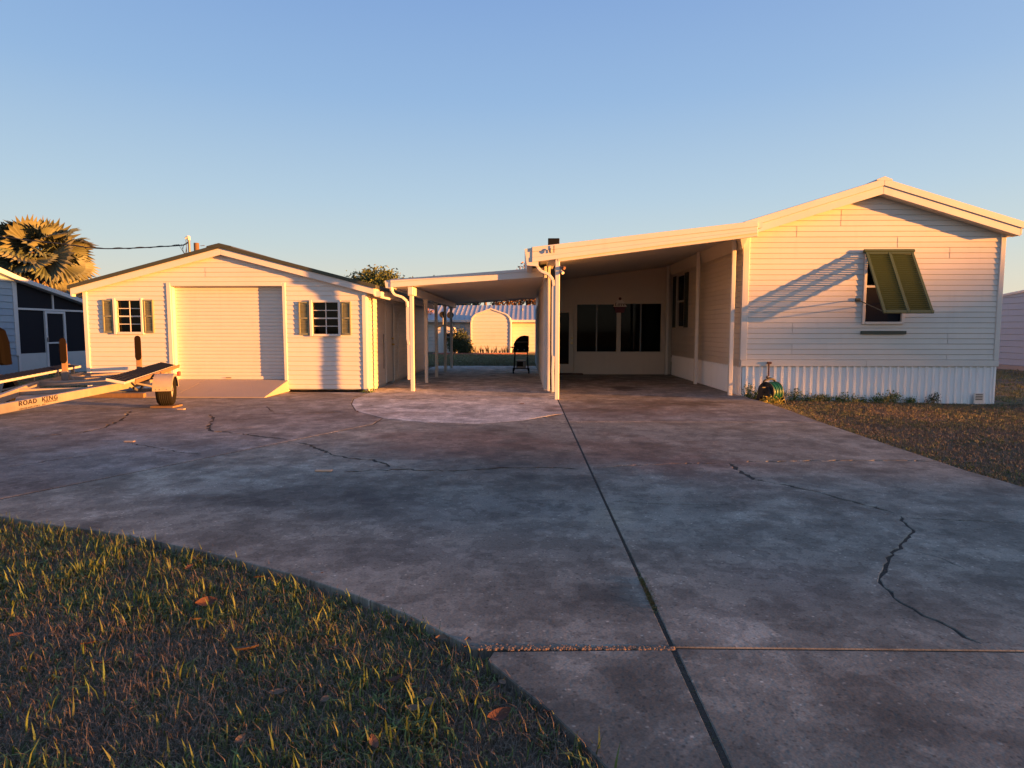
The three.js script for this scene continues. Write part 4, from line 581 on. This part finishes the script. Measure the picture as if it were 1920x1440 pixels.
// ---------------------------------------------------------------- palm
{
  const bx0 = -20.6, bz = -27, cy = 4.55, T = thing('fan_palm', 'fan palm with golden lit fronds behind the blue house', 'palm tree', [bx0, -.05, bz]);
  const pts = []; for (let i = 0; i <= 10; i++) pts.push(new THREE.Vector2(.26 + .05 * Math.sin(i * 2.1) - i * .006, i * .44)); part(T, 'trunk', finish(new THREE.LatheGeometry(pts, 14).translate(bx0, -.05, bz)), mat([.15, .10, .06], .95, { map: woodT }));
  for (let k = 0; k < 34; k++) { const a = k * 2.4, y = 2.5 + (k % 12) * .15; part(T, 'leaf_base', bar(V(bx0 + Math.cos(a) * .2, y, bz + Math.sin(a) * .2), V(bx0 + Math.cos(a) * .5, y + .42, bz + Math.sin(a) * .5), .10, .03), M.wood); }
  const fan = (N, rad, droop, spread) => { const t = [], hub = [0, 0, 0], v = [], half = spread / 2; for (let i = 0; i <= 2 * N; i++) { const a = -half + spread * i / (2 * N), r = rad * .74 * (.92 + .08 * Math.cos(a)); v.push([Math.sin(a) * r, (i % 2 ? .035 : -.025) * rad - droop * .25 * rad * Math.abs(Math.sin(a)), Math.cos(a) * r]); } for (let i = 0; i < 2 * N; i++) poly(t, [hub, v[i], v[i + 1]]); for (let i = 0; i < N; i++) { const a = -half + spread * (2 * i + 1) / (2 * N) + R(-.03, .03), r = rad * R(.9, 1.06) * (.9 + .12 * Math.cos(a)), tip = [Math.sin(a) * r, -droop * rad * R(.2, .55), Math.cos(a) * r]; poly(t, [v[2 * i], v[2 * i + 1], tip]); poly(t, [v[2 * i + 1], v[2 * i + 2], tip]); } return fromTris(t); };
  const fans = [fan(22, 1.15, .3, 4.0), fan(20, 1.05, .5, 3.7), fan(22, 1.2, .2, 4.2), fan(16, 1.0, 1.0, 3.2)], pm = [mat([.105, .118, .075], .6), mat([.078, .10, .066], .6), mat([.125, .13, .08], .65)], dead = mat([.15, .095, .05], .85);
  for (let k = 0; k < 66; k++) {
    const el = Math.asin(clamp(-.88 + 1.86 * k / 66, -.86, .97)), az = k * 2.3999, d = V(Math.cos(el) * Math.cos(az), Math.sin(el), Math.cos(el) * Math.sin(az)), low = el < -.45, L = low ? R(.7, 1.05) : R(.7, 1.25) * (el > .8 ? .8 : 1);
    const fr = new THREE.Group(); const hub = V(bx0, cy, bz), end = hub.clone().addScaledVector(d, L); end.y -= .12;
    const fwd = d.clone(); fwd.y -= low ? .9 : .28; fwd.normalize(); const side = V(0, 1, 0).cross(fwd).normalize(), up = fwd.clone().cross(side);
    const g = (low ? fans[3] : fans[k % 3]).clone(); g.applyMatrix4(new THREE.Matrix4().makeBasis(side, up, fwd).multiply(new THREE.Matrix4().makeRotationZ(R(-1.25, 1.25))).scale(V(1, 1, 1).multiplyScalar(R(.85, 1.12))).setPosition(end));
    const f = part(T, 'frond', finish(g), low && k % 2 ? dead : pm[k % 3]); part(f, 'leaf_stalk', cyl(hub.clone().addScaledVector(d, .15), end, .022, .014, 5), pm[1]);
  }
}
// ---------------------------------------------------------------- mast and service cable
{
  const T = thing('service_mast', 'metal conduit mast beside a short wooden pole above the garage roof', 'mast', [-12.0, 0, -23.2]);
  part(T, 'wooden_pole', cyl(V(-11.88, -.1, -23.25), V(-11.90, 4.48, -23.25), .10, .09, 12), M.pole); part(T, 'conduit', cyl(V(-12.06, -.1, -23.12), V(-12.10, 4.58, -23.12), .042, .042, 10), M.galvDark); part(T, 'weatherhead', merge([cyl(V(-12.10, 4.56, -23.12), V(-12.12, 4.70, -23.12), .055, .06, 10), cyl(V(-12.12, 4.68, -23.12), V(-12.22, 4.62, -23.10), .055, .04, 10)]), M.trim); part(T, 'insulator_bolt', cyl(V(-11.75, 4.38, -23.25), V(-11.6, 4.39, -23.25), .012), M.galvDark);
}
{
  const P = [[352, 455], [345, 459], [300, 462.5], [240, 465.5], [180, 465.5], [120, 458], [60, 451], [0, 444], [-80, 434]].map(([x, y], i) => onZ(x, y, -23.1 - i * .18)); const T = thing('service_cable', 'twisted black service cable running to the mast above the garage', 'cable', [P[0].x, P[0].y, P[0].z]);
  part(T, 'main_cable', tube(P, .02, 6, 60), M.cable); const t2 = P.map((p, i) => p.clone().add(V(0, .025 * Math.cos(i * 2.5), .02 * Math.sin(i * 2.5)))); const tw = []; for (let i = 0; i < 60; i++) { const u = i / 59 * (P.length - 1), k = Math.min(P.length - 2, Math.floor(u)); tw.push(P[k].clone().lerp(P[k + 1], u - k).add(V(0, .022 * Math.cos(i * 1.3), .022 * Math.sin(i * 1.3)))); } part(T, 'twisted_wire', tube(tw, .013, 5, 180), M.cable);
  for (const q of [0, 1, 2]) part(T, 'drip_loop', tube([P[1].clone().add(V(-.1 * q, .02, 0)), V(-12.32 + q * .04, 4.18 - q * .07, -23.1), V(-12.25 + q * .03, 4.10 - q * .05, -23.1), V(-12.19, 4.35, -23.1), V(-12.20, 4.60, -23.1)], .008, 5), M.cable);
}
// ---------------------------------------------------------------- trees behind
tree('oak_tree', 'round green tree rising behind the garage roof', [-8.4, -.05, -36], [-8.4, 2.2, -36], .2, [[-9.1, 3.9, -36, .85], [-8.2, 4.0, -36.3, .95], [-7.6, 3.75, -35.7, .8], [-8.5, 3.3, -35.6, 1.1], [-7.0, 3.4, -36.4, .6], [-9.7, 3.5, -36.2, .6]], 9000, .17, green);
tree('dark_tree', 'dark leafy tree behind the metal roofed house', [-7.8, -.05, -56], [-7.8, 2.4, -56], .3, [[-9.2, 4.0, -56, 2.0], [-6.6, 4.2, -56, 1.9], [-5.2, 3.5, -55, 1.2], [-11.5, 4.3, -57, 1.9]], 9000, .26, deep);
tree('sun_orange_tree', 'tree with low sun orange painted into its leaves and gaps in its crown right of the utility pole', [.2, -.05, -52], [.2, 2.6, -52], .26, [[-1.3, 3.9, -52, 1.0], [.0, 4.4, -52.4, 1.3], [1.4, 4.2, -52, 1.4], [.6, 5.4, -52, 1.3], [2.8, 4.8, -52.5, 1.6], [-2.3, 3.3, -52, .5]], 6500, .24, sunOrange);
tree('sun_orange_shrub', 'tree with sunlight orange painted into its leaves glimpsed between the carport posts', [-7.3, -.05, -41], [-7.3, .9, -41], .12, [[-7.6, 1.7, -41, .9], [-6.8, 2.2, -41.2, .8], [-7.3, 1.0, -40.8, .8], [-8.3, 2.4, -41, .9]], 5000, .17, sunOrange);
{ const T = thing('utility_pole', 'thin wooden utility pole far behind the metal roof', 'utility pole', [-3.1, 0, -50]); part(T, 'pole', cyl(V(-3.1, -.1, -50), V(-3.1, 4.35, -50), .13, .11, 10), M.pole); part(T, 'wire', tube([V(-3.1, 4.2, -50), V(-5.4, 3.7, -49), V(-9, 3.6, -48)], .014, 4), M.cable); }
// ---------------------------------------------------------------- house and sheds seen through the breezeway
{
  const T = thing('metal_roof_house', 'long pale house with blue grey metal roof behind the rear lawn', 'house', [1, 0, -42]), f = frame([0, 0, -40], [1, 0, 0]);
  part(T, 'wall', bx(-8.5, 9, -.1, 1.98, -46, -40.006), M.white[1]); siding(T, f, [[-8.5, 0], [9, 0], [9, 1.96], [-8.5, 1.96]], [], 0, .218, M.white, { lip: .02 });
  const sl = (2.98 - 1.94) / 3.6, ry = z => 1.94 + (-39.5 - z) * sl; const tri = []; poly(tri, [[-8.8, 1.94, -39.5], [9.3, 1.94, -39.5], [9.3, 2.98, -43.1], [-8.8, 2.98, -43.1]]); poly(tri, [[-8.8, 2.98, -43.1], [9.3, 2.98, -43.1], [9.3, 1.94, -46.7], [-8.8, 1.94, -46.7]]); part(T, 'roof', fromTris(tri), M.roofMetal);
  for (let x = -8.6; x < 9.2; x += .3) part(T, 'roof_rib', bar(V(x, 1.955, -39.5), V(x, 2.99, -43.1), .035, .014, 0), M.roofMetal);
  part(T, 'eave_fascia', bx(-8.8, 9.3, 1.82, 1.955, -39.53, -39.49), M.trim); part(T, 'vent_pipe', cyl(V(-.2, 2.5, -41.8), V(-.2, 2.72, -41.8), .05), M.galvDark); part(T, 'bay_window', bx(-4.05, -3.75, 1.05, 1.7, -39.98, -39.93, .01), vinyl([.42, .5, .6]));
}
{
  const z = -37.6, T = thing('metal_shed', 'rounded metal shed with horizontal cladding before the pale house', 'shed', [-2.0, 0, z - 1]), f = frame([0, 0, z], [1, 0, 0]);
  const ar = [[-3.16, -.06], [-.88, -.06], [-.86, 1.75], [-.93, 2.05], [-1.12, 2.25], [-2.02, 2.58], [-2.92, 2.25], [-3.11, 2.05], [-3.18, 1.75]];
  siding(T, f, ar, [], -.06, .21, M.white, { lip: .018 }); part(T, 'shell', inFrame(f, extrude(ar.map(([x, y]) => [-2.02 + (x + 2.02) * 1.03, y * 1.015]), 2.3).translate(0, 0, -2.33)), M.trim);
  for (let i = 1; i < ar.length - 0; i++) { const a = ar[i], b = ar[(i + 1) % ar.length]; if (i === ar.length - 1) break; part(T, 'edge_trim', bar(V(a[0], a[1], z + .03), V(b[0], b[1], z + .03), .05, .07), M.trim); }
  part(T, 'edge_trim', bar(V(-3.18, 1.75, z + .03), V(-3.16, -.06, z + .03), .05, .07), M.trim);
}
{
  const z = -36.6, T = thing('white_shed', 'small white shed with dark gambrel roof trim and window', 'shed', [-4.6, 0, z]);
  const g = [[-5.12, -.06], [-4.02, -.06], [-4.02, 1.25], [-4.14, 1.48], [-4.57, 1.62], [-5.0, 1.48], [-5.12, 1.25]]; part(T, 'wall', prismZ(g, z - 1.4, z), M.white[0]);
  for (let i = 2; i < 6; i++) part(T, 'roof_trim', bar(V(g[i][0], g[i][1] + .02, z + .01), V(g[i + 1][0], g[i + 1][1] + .02, z + .01), .05, .06, .002), M.dark); part(T, 'window', merge([bx(-4.66, -4.18, .72, 1.15, z, z + .02), bx(-4.3, -4.2, .72, 1.15, z + .02, z + .03)]), M.dark); part(T, 'window_bar', bx(-4.6, -4.32, .92, .95, z + .021, z + .03), M.trim); for (const x of [-5.0, -4.8, -4.12]) part(T, 'batten', bx(x - .012, x + .012, -.04, 1.2, z, z + .015), M.trim);
}
for (const [x, y, z, r, lab] of [[-4.25, 2.16, -36.4, .2, 'dark satellite dish on a pole above the white shed'], [-4.75, 2.2, -36.9, .19, 'dark satellite dish half hidden behind a carport post']]) { const T = thing('satellite_dish', lab, 'satellite dish', [x, 0, z]); const p = []; for (let i = 0; i <= 6; i++) p.push(new THREE.Vector2(r * i / 6, .06 * (i / 6) ** 2)); part(T, 'dish', finish(new THREE.LatheGeometry(p, 20).rotateX(Math.PI / 2 - .3).translate(x, y, z)), M.blackMatte); part(T, 'pole', cyl(V(x, -.1, z - .08), V(x, y, z - .06), .03), M.galvDark); part(T, 'feed_arm', bar(V(x, y - r * .9, z), V(x, y - .05, z + .28), .02, .02), M.galvDark); }
{ const T = thing('garden_edging', 'low terracotta edging along the bed before the metal shed', 'edging', [-2, 0, -35.9]); for (let k = 0; k < 22; k++) part(T, 'edging_block', bx(-5.2 + k * .24, -5.2 + k * .24 + .232, -.06, .06 + R(-.008, .008), -35.95, -35.83, .01), M.terracotta); }
{ const T = thing('dark_shrub', 'dense dark green shrub between the white shed and metal shed', 'shrub', [-3.7, 0, -36.2]); part(T, 'stems', merge([0, 1, 2, 3, 4].map(k => cyl(V(-3.7, -.06, -36.2), V(-4.1 + k * .2, .8, -36.2 + R(-.2, .2)), .02, .01, 6))), bark); part(T, 'foliage', leafMass([[-3.75, .75, -36.2, .5, 1.2], [-3.5, .45, -36.1, .42], [-4.0, .5, -36.2, .38], [-3.3, .25, -36.1, .3]], 5000, .11, 10), deep); }
function spike(name, label, x, y, z, h, n, m, group, w = .02) { const t = []; for (let i = 0; i < n; i++) { const a = R(0, 6.28), l = R(.1, .5) * h, hh = h * R(.6, 1.1), px_ = Math.cos(a + 1.57) * w, pz = Math.sin(a + 1.57) * w, m1 = [x + Math.cos(a) * l * .35, y + hh * .6, z + Math.sin(a) * l * .35], tip = [x + Math.cos(a) * l, y + hh, z + Math.sin(a) * l]; poly(t, [[x - px_, y, z - pz], [x + px_, y, z + pz], [m1[0] + px_ * .7, m1[1], m1[2] + pz * .7], [m1[0] - px_ * .7, m1[1], m1[2] - pz * .7]]); poly(t, [[m1[0] - px_ * .7, m1[1], m1[2] - pz * .7], [m1[0] + px_ * .7, m1[1], m1[2] + pz * .7], tip]); } return single(name, label, 'plant', fromTris(t), m, [x, y, z], group); }
const bladeM = [mat([.05, .075, .035], .6), mat([.07, .085, .04], .6), mat([.10, .08, .045], .7)];
for (let k = 0; k < 26; k++) spike('border_plant', 'spiky border plant in the bed before the metal shed', -3.3 + k * .105 + R(-.04, .04), -.05, -36.3 + R(-.25, .15), R(.28, .62), 9, bladeM[k % 3], 'plants in the bed before the metal shed', .018);
spike('agave_plant', 'dark spiky plant at the foot of the screened porch', -14.35, -.05, -20.9, .62, 22, bladeM[0], undefined, .03);
// ---------------------------------------------------------------- building beyond the home (right)
{
  const X0 = 18.6, T = thing('white_metal_building', 'white metal clad building with blue shade put into its colour beyond the right end of the mobile home', 'building', [22, 0, -25]), f = frame([X0, 0, 0], [0, 0, 1]);
  const o = [[-27.5, 0], [-16, 0], [-16, 2.2], [-20.5, 3.15], [-27.5, 2.45]]; siding(T, f, o, [], 0, .235, [vinyl([.31, .40, .52]), vinyl([.30, .385, .505])], { lip: .02 }); part(T, 'wall', inFrame(f, extrude(o, 9).translate(0, 0, -9.006)), M.white[1]); part(T, 'rake_trim', bar(V(X0 - .02, 2.50, -27.5), V(X0 - .02, 3.16, -20.5), .08, .09), M.roofWhite); part(T, 'rake_trim', bar(V(X0 - .02, 3.16, -20.5), V(X0 - .02, 2.26, -16), .08, .09), M.roofWhite); part(T, 'base_sill', bx(X0 - .05, X0 + .1, -.25, 0, -27.5, -16), M.stone);  // cladding coloured blue to paint in the cool shade of this side
}
// ---------------------------------------------------------------- trees across the road whose shade falls on the home and the foreground
{
  const D = 125, su = [.9632, .2687], at = (s, d = D) => [d * su[0] - s * su[1], d * su[1] + s * su[0]];
  const far = leafMat([.06, .08, .03]); seed = 777;
  const shade = (s, h, w, label, d = D) => { const [x, z] = at(s, d), lob = []; for (let k = 0; k < 9; k++) { const u = R(-1, 1) * w, r = R(.9, 1.5) * Math.min(1.2, w * .6); const [lx, lz] = at(s + u, d + R(-1.2, 1.2)); lob.push([lx, h - r * .85 - Math.abs(u) * .35 - R(0, .5), lz, r]); } for (let k = 0; k < 7; k++) { const [lx, lz] = at(s + R(-1, 1) * w, d + R(-1, 1)); lob.push([lx, h * R(.28, .6), lz, R(1.2, 1.8)]); } tree('roadside_tree', label, [x, -.05, z], [x, h * .3, z], .28, lob, 9000, .34, far, 'trees across the road'); };
  shade(-17.0, 8.95, 2.6, 'tallest broad tree across the road beyond the right lawn');
  for (const [s, h] of [[-10.6, 5.95], [-7.6, 6.05], [-4.6, 6.75], [-1.2, 6.45], [2.4, 6.38], [6, 6.8]]) shade(s, h, 2.0, 'low rounded tree in the row across the road');
}
// ---------------------------------------------------------------- hose reel, tap, vent by the skirting
{
  const x = 4.86, z = -12.72, gy = -.115, T = thing('hose_reel', 'black hose reel wound with green hose by the skirting', 'hose reel', [x, gy, z]);
  const Pm = new THREE.Matrix4().makeTranslation(x, gy, z).multiply(new THREE.Matrix4().makeRotationY(.5)), P = g => { g = finish(g); g.applyMatrix4(Pm); return finish(g); };
  const A = [[-.24, 0], [-.15, 0], [-.09, .14], [.09, .14], [.15, 0], [.24, 0], [.10, .36], [-.10, .36]];
  for (const s of [-1, 1]) part(T, 'side_frame', P(extrude(A, .03, .006).rotateY(Math.PI / 2).translate(s * .17 - .015, 0, 0)), M.reel);
  part(T, 'handle', P(tube([V(-.155, .34, -.06), V(-.15, .46, -.04), V(0, .50, -.02), V(.15, .46, -.04), V(.155, .34, -.06)], .02, 8)), M.reel); part(T, 'drum', P(cyl(V(-.15, .25, 0), V(.15, .25, 0), .09, .09, 18)), M.reel); for (const s of [-1, 1]) part(T, 'drum_flange', P(cyl(V(s * .13 - .008, .25, 0), V(s * .13 + .008, .25, 0), .2, .2, 22)), M.reel);
  const loops = []; for (let k = 0; k < 9; k++) for (const r of [.13, .155, .18]) loops.push(new THREE.TorusGeometry(r + R(-.006, .006), .013, 6, 26).rotateY(Math.PI / 2 + R(-.05, .05)).translate(-.105 + k * .026, .25 + R(-.004, .004), R(-.006, .006))); part(T, 'coiled_hose', P(merge(loops.map(finish))), M.hose); part(T, 'crank', P(merge([cyl(V(-.19, .25, 0), V(-.24, .25, 0), .014), bar(V(-.235, .25, 0), V(-.235, .35, .06), .02, .02), cyl(V(-.235, .35, .06), V(-.32, .35, .06), .016)])), M.reel);
}
{ const T = thing('garden_tap', 'dark standpipe tap with hose tail on the skirting above the reel', 'tap', [5.02, .3, HZ + .06]); const z = HZ + .06; part(T, 'pipe', cyl(V(5.02, .40, z), V(5.02, .66, z), .016), M.rust); part(T, 'valve', bx(4.985, 5.07, .655, .70, z - .03, z + .03, .008), M.rust); part(T, 'hose_tail', tube([V(5.02, .41, z), V(4.96, .375, z + .03), V(5.05, .36, z + .08), V(5.12, .25, z + .2), V(5.16, .10, z + .38), V(5.06, .0, z + .5)], .015, 7), M.reel); }
{ const z = HZ + .07, T = thing('skirting_vent', 'small white louvred vent leaning at the right end of the skirting', 'vent', [9.35, -.17, z]); part(T, 'frame', bx(9.22, 9.42, -.17, .06, z - .02, z, .005), M.trim); for (let k = 0; k < 4; k++) part(T, 'slot', bx(9.25, 9.39, -.08 + k * .034, -.065 + k * .034, z + .001, z + .006), M.dark); }
// ---------------------------------------------------------------- weeds along the skirting
{
  const wm = leafMat([.07, .12, .025]), pale = leafMat([.16, .17, .06]), yel = leafMat([.30, .26, .04]);
  const weed = (x, z, h, m, label, group) => { const y = groundY(x, z) - .01, T = thing('weed', label, 'weed', [x, y, z], group); const st = []; for (let i = 0; i < 6; i++) { const a = R(0, 6.28), l = R(.05, .16); st.push(cyl(V(x, y, z), V(x + Math.cos(a) * l, y + h * R(.6, 1), z + Math.sin(a) * l * .6), .004, .002, 4)); } part(T, 'stems', merge(st), bladeM[1]); part(T, 'leaves', leafMass([[x, y + h * .38, z, .11, 1.4 * h / .3], [x + .06, y + h * .65, z, .07, 1.2], [x - .05, y + h * .25, z, .10, .8]], 260, .042, 5), m); };
  for (let k = 0; k < 12; k++) weed(5.28 + k * .235 + R(-.05, .05), HZ + R(.07, .2), R(.08, .30), k % 3 ? wm : pale, 'leafy green weed growing along the white skirting', 'weeds along the skirting');
  weed(4.56, HZ + .22, .34, wm, 'tall green weed at the driveway corner of the skirting'); weed(4.7, HZ + .28, .2, wm, 'low green weed beside the hose reel'); weed(8.35, HZ + .14, .24, deep, 'dark bushy weed alone near the right end of the skirting'); weed(4.66, -12.35, .16, yel, 'yellow flowered weed before the hose reel'); weed(4.86, -12.42, .13, yel, 'yellow tipped weed by the foot of the reel'); weed(-3.40, GZ + .10, .11, wm, 'small weed at the front corner of the garage');
}
// ---------------------------------------------------------------- small litter on the concrete
for (const [x, y, w, d, lab] of [[243, 829, .12, .05, 'small wood chip on the crack near the trailer'], [607, 884, .16, .05, 'flat pale wood chip on the grey concrete'], [340, 768, .12, .07, 'pale scrap beside the trailer wheel']]) { const g = G(x, y); single('wood_chip', lab, 'debris', bx(g.x - w / 2, g.x + w / 2, .002, .018, g.z - d / 2, g.z + d / 2, .004), mat([.5, .36, .25], .85), [g.x, .002, g.z]); }
// fallen leaves: curled ovals
{
  const lm = [mat([.11, .045, .026], .85), mat([.14, .085, .05], .85), mat([.15, .08, .05], .85), mat([.16, .105, .07], .85)];
  const leaf = (L, W, curl) => { const t = [], n = 7, P = (i, s) => { const u = i / n, w = W * Math.sin(Math.PI * clamp(u * .96 + .02)) ** .8, a = (u - .5) * curl; return [s * w * .5, (1 - Math.cos(a)) * L * .5 + (s ? .012 + w * .12 : 0) * L / .1 * .6, (u - .5) * L]; }; for (let i = 0; i < n; i++) for (const s of [-1, 1]) poly(t, [P(i, 0), P(i + 1, 0), P(i + 1, s), P(i, s)]); return fromTris(t); };
  const kinds = [leaf(.10, .05, 1.6), leaf(.075, .04, .9), leaf(.06, .04, .5), leaf(.12, .06, 1.1)];
  const spots = [[388, 1138, 3, 0, 1.35], [165, 1210, 1, 0], [265, 1235, 1, 0], [460, 1222, 3, 1], [195, 1245, 0, 2], [368, 1165, 1, 3], [520, 1303, 1, 3], [610, 1315, 2, 3], [775, 1333, 0, 3], [485, 1085, 2, 2], [355, 1066, 2, 0], [600, 1078, 0, 2], [650, 1108, 1, 2], [740, 1280, 0, 0], [925, 1296, 1, 0], [942, 1283, 2, 3], [900, 1330, 1, 2], [935, 1347, 0, 0], [1030, 1337, 2, 0], [1085, 1375, 1, 2], [805, 1320, 2, 3], [230, 1170, 2, 2], [30, 1195, 1, 0], [700, 1400, 0, 2], [450, 1390, 1, 3], [250, 1330, 2, 1], [830, 1200, 1, 1], [875, 1213, 0, 2]];
  for (const [x, y, k, c, sc = 1] of spots) { const g = G(x, y, -.02), o = shadow(new THREE.Mesh(kinds[k], lm[c])); o.name = numbered('fallen_leaf'); o.position.set(g.x, sc > 1 ? .005 : -.012, g.z); o.rotation.set(R(-.3, .3), R(0, 6.28), R(-.4, .4)); if (sc > 1) o.rotation.set(.25, 1.9, .5); o.scale.setScalar(sc * R(.55, .95)); o.userData = { label: sc > 1 ? 'large curled rust brown leaf lying on the foreground grass' : 'dry brown leaf lying on the foreground grass', category: 'leaf' }; if (sc === 1) o.userData.group = 'dry leaves on the foreground grass'; scene.add(o); }
  for (const [x, y, lab] of [[978, 758, 'brown leaf on the breezeway apron'], [670, 773, 'red leaf caught on the curved apron joint'], [1567, 812, 'single brown leaf on the right lawn']]) { const g = G(x, y), o = shadow(new THREE.Mesh(kinds[1], lm[x < 700 ? 0 : 2])); o.name = numbered('fallen_leaf'); o.position.set(g.x, x > 1500 ? -.03 : .01, g.z); o.rotation.y = R(0, 6); o.scale.setScalar(1.2); o.userData = { label: lab, category: 'leaf' }; scene.add(o); }
}
// ---------------------------------------------------------------- grass
{
  seed = 4242;
  const clump = (n, h, lean, w, spread) => { const t = []; for (let i = 0; i < n; i++) { const a = R(0, 6.28), bx_ = R(-spread, spread), bz_ = R(-spread, spread), L = h * R(.45, 1.1), ln = lean * R(.3, 1.3), c = Math.cos(a), s = Math.sin(a), wx = -s * w * R(.7, 1.3), wz = c * w * R(.7, 1.3); const y1 = L * .55 * Math.cos(ln * .6), r1 = L * .55 * Math.sin(ln * .6), y2 = y1 + L * .45 * Math.cos(ln * 1.35), r2 = r1 + L * .45 * Math.sin(ln * 1.35); const A = [bx_ - wx, -.01, bz_ - wz], B = [bx_ + wx, -.01, bz_ + wz], C = [bx_ + c * r1 + wx * .8, Math.max(.001, y1), bz_ + s * r1 + wz * .8], Dd = [bx_ + c * r1 - wx * .8, Math.max(.001, y1), bz_ + s * r1 - wz * .8], E = [bx_ + c * r2, Math.max(.002, y2), bz_ + s * r2]; poly(t, [A, B, C, Dd]); poly(t, [Dd, C, E]); } return fromTris(t); };
  const gm = mat([1, 1, 1], .62);
  const field = (name, label, geos, count, sample, colour, scale) => { geos.forEach((g, gi) => { const list = []; for (let i = 0; i < count[gi]; i++) { const p = sample(gi); if (p) list.push(p); } const im = new THREE.InstancedMesh(g, gm, list.length), m = new THREE.Matrix4(), q = new THREE.Quaternion(), e = new THREE.Euler(); list.forEach(([x, z], i) => { const s = scale(x, z, gi); e.set(R(-.15, .15), R(0, 6.28), R(-.15, .15)); m.compose(V(x, groundY(x, z), z), q.setFromEuler(e), V(s, s * R(.7, 1.2), s)); im.setMatrixAt(i, m); im.setColorAt(i, colour(x, z, gi)); }); im.name = numbered(name); im.userData = { kind: 'stuff', label: label[gi], category: 'grass' }; shadow(im); scene.add(im); }); };
  const edgeD = (x, z) => { let d = 9; for (const L of [lawnEdge, lawnEdge2]) for (const [ex, ez] of L) d = Math.min(d, Math.hypot(x - ex, z - ez)); return d; };
  const gmask = (x, z) => clamp((sstep(.40, .60, fbm(x * 1.3, z * 1.3, 300, 4)) * .75 + sstep(-2.7, -3.3, z) * .85 + sstep(.5, .15, edgeD(x, z)) * .6) * (.35 + 1.1 * fbm(x * 3, z * 3, 310, 3)) - .1);
  const C = new THREE.Color(), mixc = (a, b, t, k) => C.setRGB((a[0] + (b[0] - a[0]) * t) * k, (a[1] + (b[1] - a[1]) * t) * k, (a[2] + (b[2] - a[2]) * t) * k);
  const straw = [.23, .17, .11], grn = [.10, .16, .034], brown = [.165, .12, .086];
  // foreground lawn
  field('lawn_grass', ['green grass blades on the foreground lawn', 'dead straw coloured grass on the foreground lawn', 'flattened brown thatch on the foreground lawn'],
    [clump(8, .078, 1.1, .0026, .04), clump(8, .065, 1.4, .0016, .05), clump(12, .085, 1.8, .0014, .06)], [19000, 9000, 22000],
    gi => { const z = -1.1 - 4.3 * Math.pow(rnd(), 1.15), x = R(-6.5, .62); if (!onLawn(x, z)) return null; const m = gmask(x, z); if (gi === 0 && rnd() > .12 + m) return null; if (gi === 1 && rnd() > 1.0 - m * .85) return null; return [x, z]; },
    (x, z, gi) => gi === 0 ? mixc(grn, [.12, .12, .03], rnd() * .7, R(.6, 1.25)) : gi === 1 ? mixc(straw, [.24, .19, .12], rnd() ** 2, R(.6, 1.25)) : mixc(brown, straw, rnd() * .7, R(.5, 1.1)), (x, z, gi) => R(.6, 1.2) * (gi ? 1 : .7 + .9 * fbm(x * 4, z * 4, 330, 2)));
  // right lawn
  const rx = z => { for (let i = 0; i < rightEdge.length - 1; i++) if (z >= rightEdge[i][1] && z < rightEdge[i + 1][1]) { const t = (z - rightEdge[i][1]) / (rightEdge[i + 1][1] - rightEdge[i][1]); return rightEdge[i][0] + (rightEdge[i + 1][0] - rightEdge[i][0]) * t; } return 4.5; };
  field('side_lawn_grass', ['mown mixed green and brown grass of the right lawn', 'dry brown grass of the right lawn'], [clump(12, .036, .95, .0024, .06), clump(14, .034, 1.4, .0022, .07)], [26000, 30000],
    gi => { const z = R(-13.2, -3.2), x = rx(z) + .02 + Math.pow(rnd(), 1.2) * 9.5; const m = fbm(x * .6, z * .6, 320, 3); if (gi === 0 && rnd() > .25 + sstep(.35, .65, m) + sstep(.4, .05, x - rx(z))) return null; return [x, z]; },
    (x, z, gi) => gi === 0 ? mixc(grn, straw, rnd() * .6, R(.5, 1.0)) : mixc(brown, straw, rnd() * .7, R(.6, 1.1)), () => R(.8, 1.3));
  // behind the buildings
  field('rear_lawn_grass', ['grass of the rear lawn beyond the breezeway slab'], [clump(12, .06, .8, .006, .08)], [14000], () => { const r = rnd(); return r < .72 ? [R(-9, 3), R(-36, -24.1)] : r < .86 ? [R(-14.6, -9.8), R(-24, -14.2)] : [R(10.2, 18.4), R(-26, -13)]; }, (x, z) => mixc([.17, .185, .065], straw, rnd() * .6, R(.7, 1.3)), () => R(.9, 1.6));
  // growth in the driveway joints
  const jm = []; for (let k = 0; k < 190; k++) { const z = k < 80 ? R(-3.45, -3.05) : R(-5.4, -1.9); jm.push([JX + R(-.012, .012), z]); } const im = new THREE.InstancedMesh(clump(7, .034, 1.1, .0022, .014), gm, jm.length), mm = new THREE.Matrix4(); jm.forEach(([x, z], i) => { const s = z > -3.5 && z < -3 ? 1.0 : .5; mm.makeScale(s, s, s).setPosition(x, -.012, z); im.setMatrixAt(i, mm); im.setColorAt(i, mixc(grn, brown, rnd(), .9)); }); im.name = 'joint_grass'; im.userData = { kind: 'stuff', label: 'short grass sprouting in the long driveway joint', category: 'grass' }; shadow(im); scene.add(im);
}
renderer.render(scene, camera);
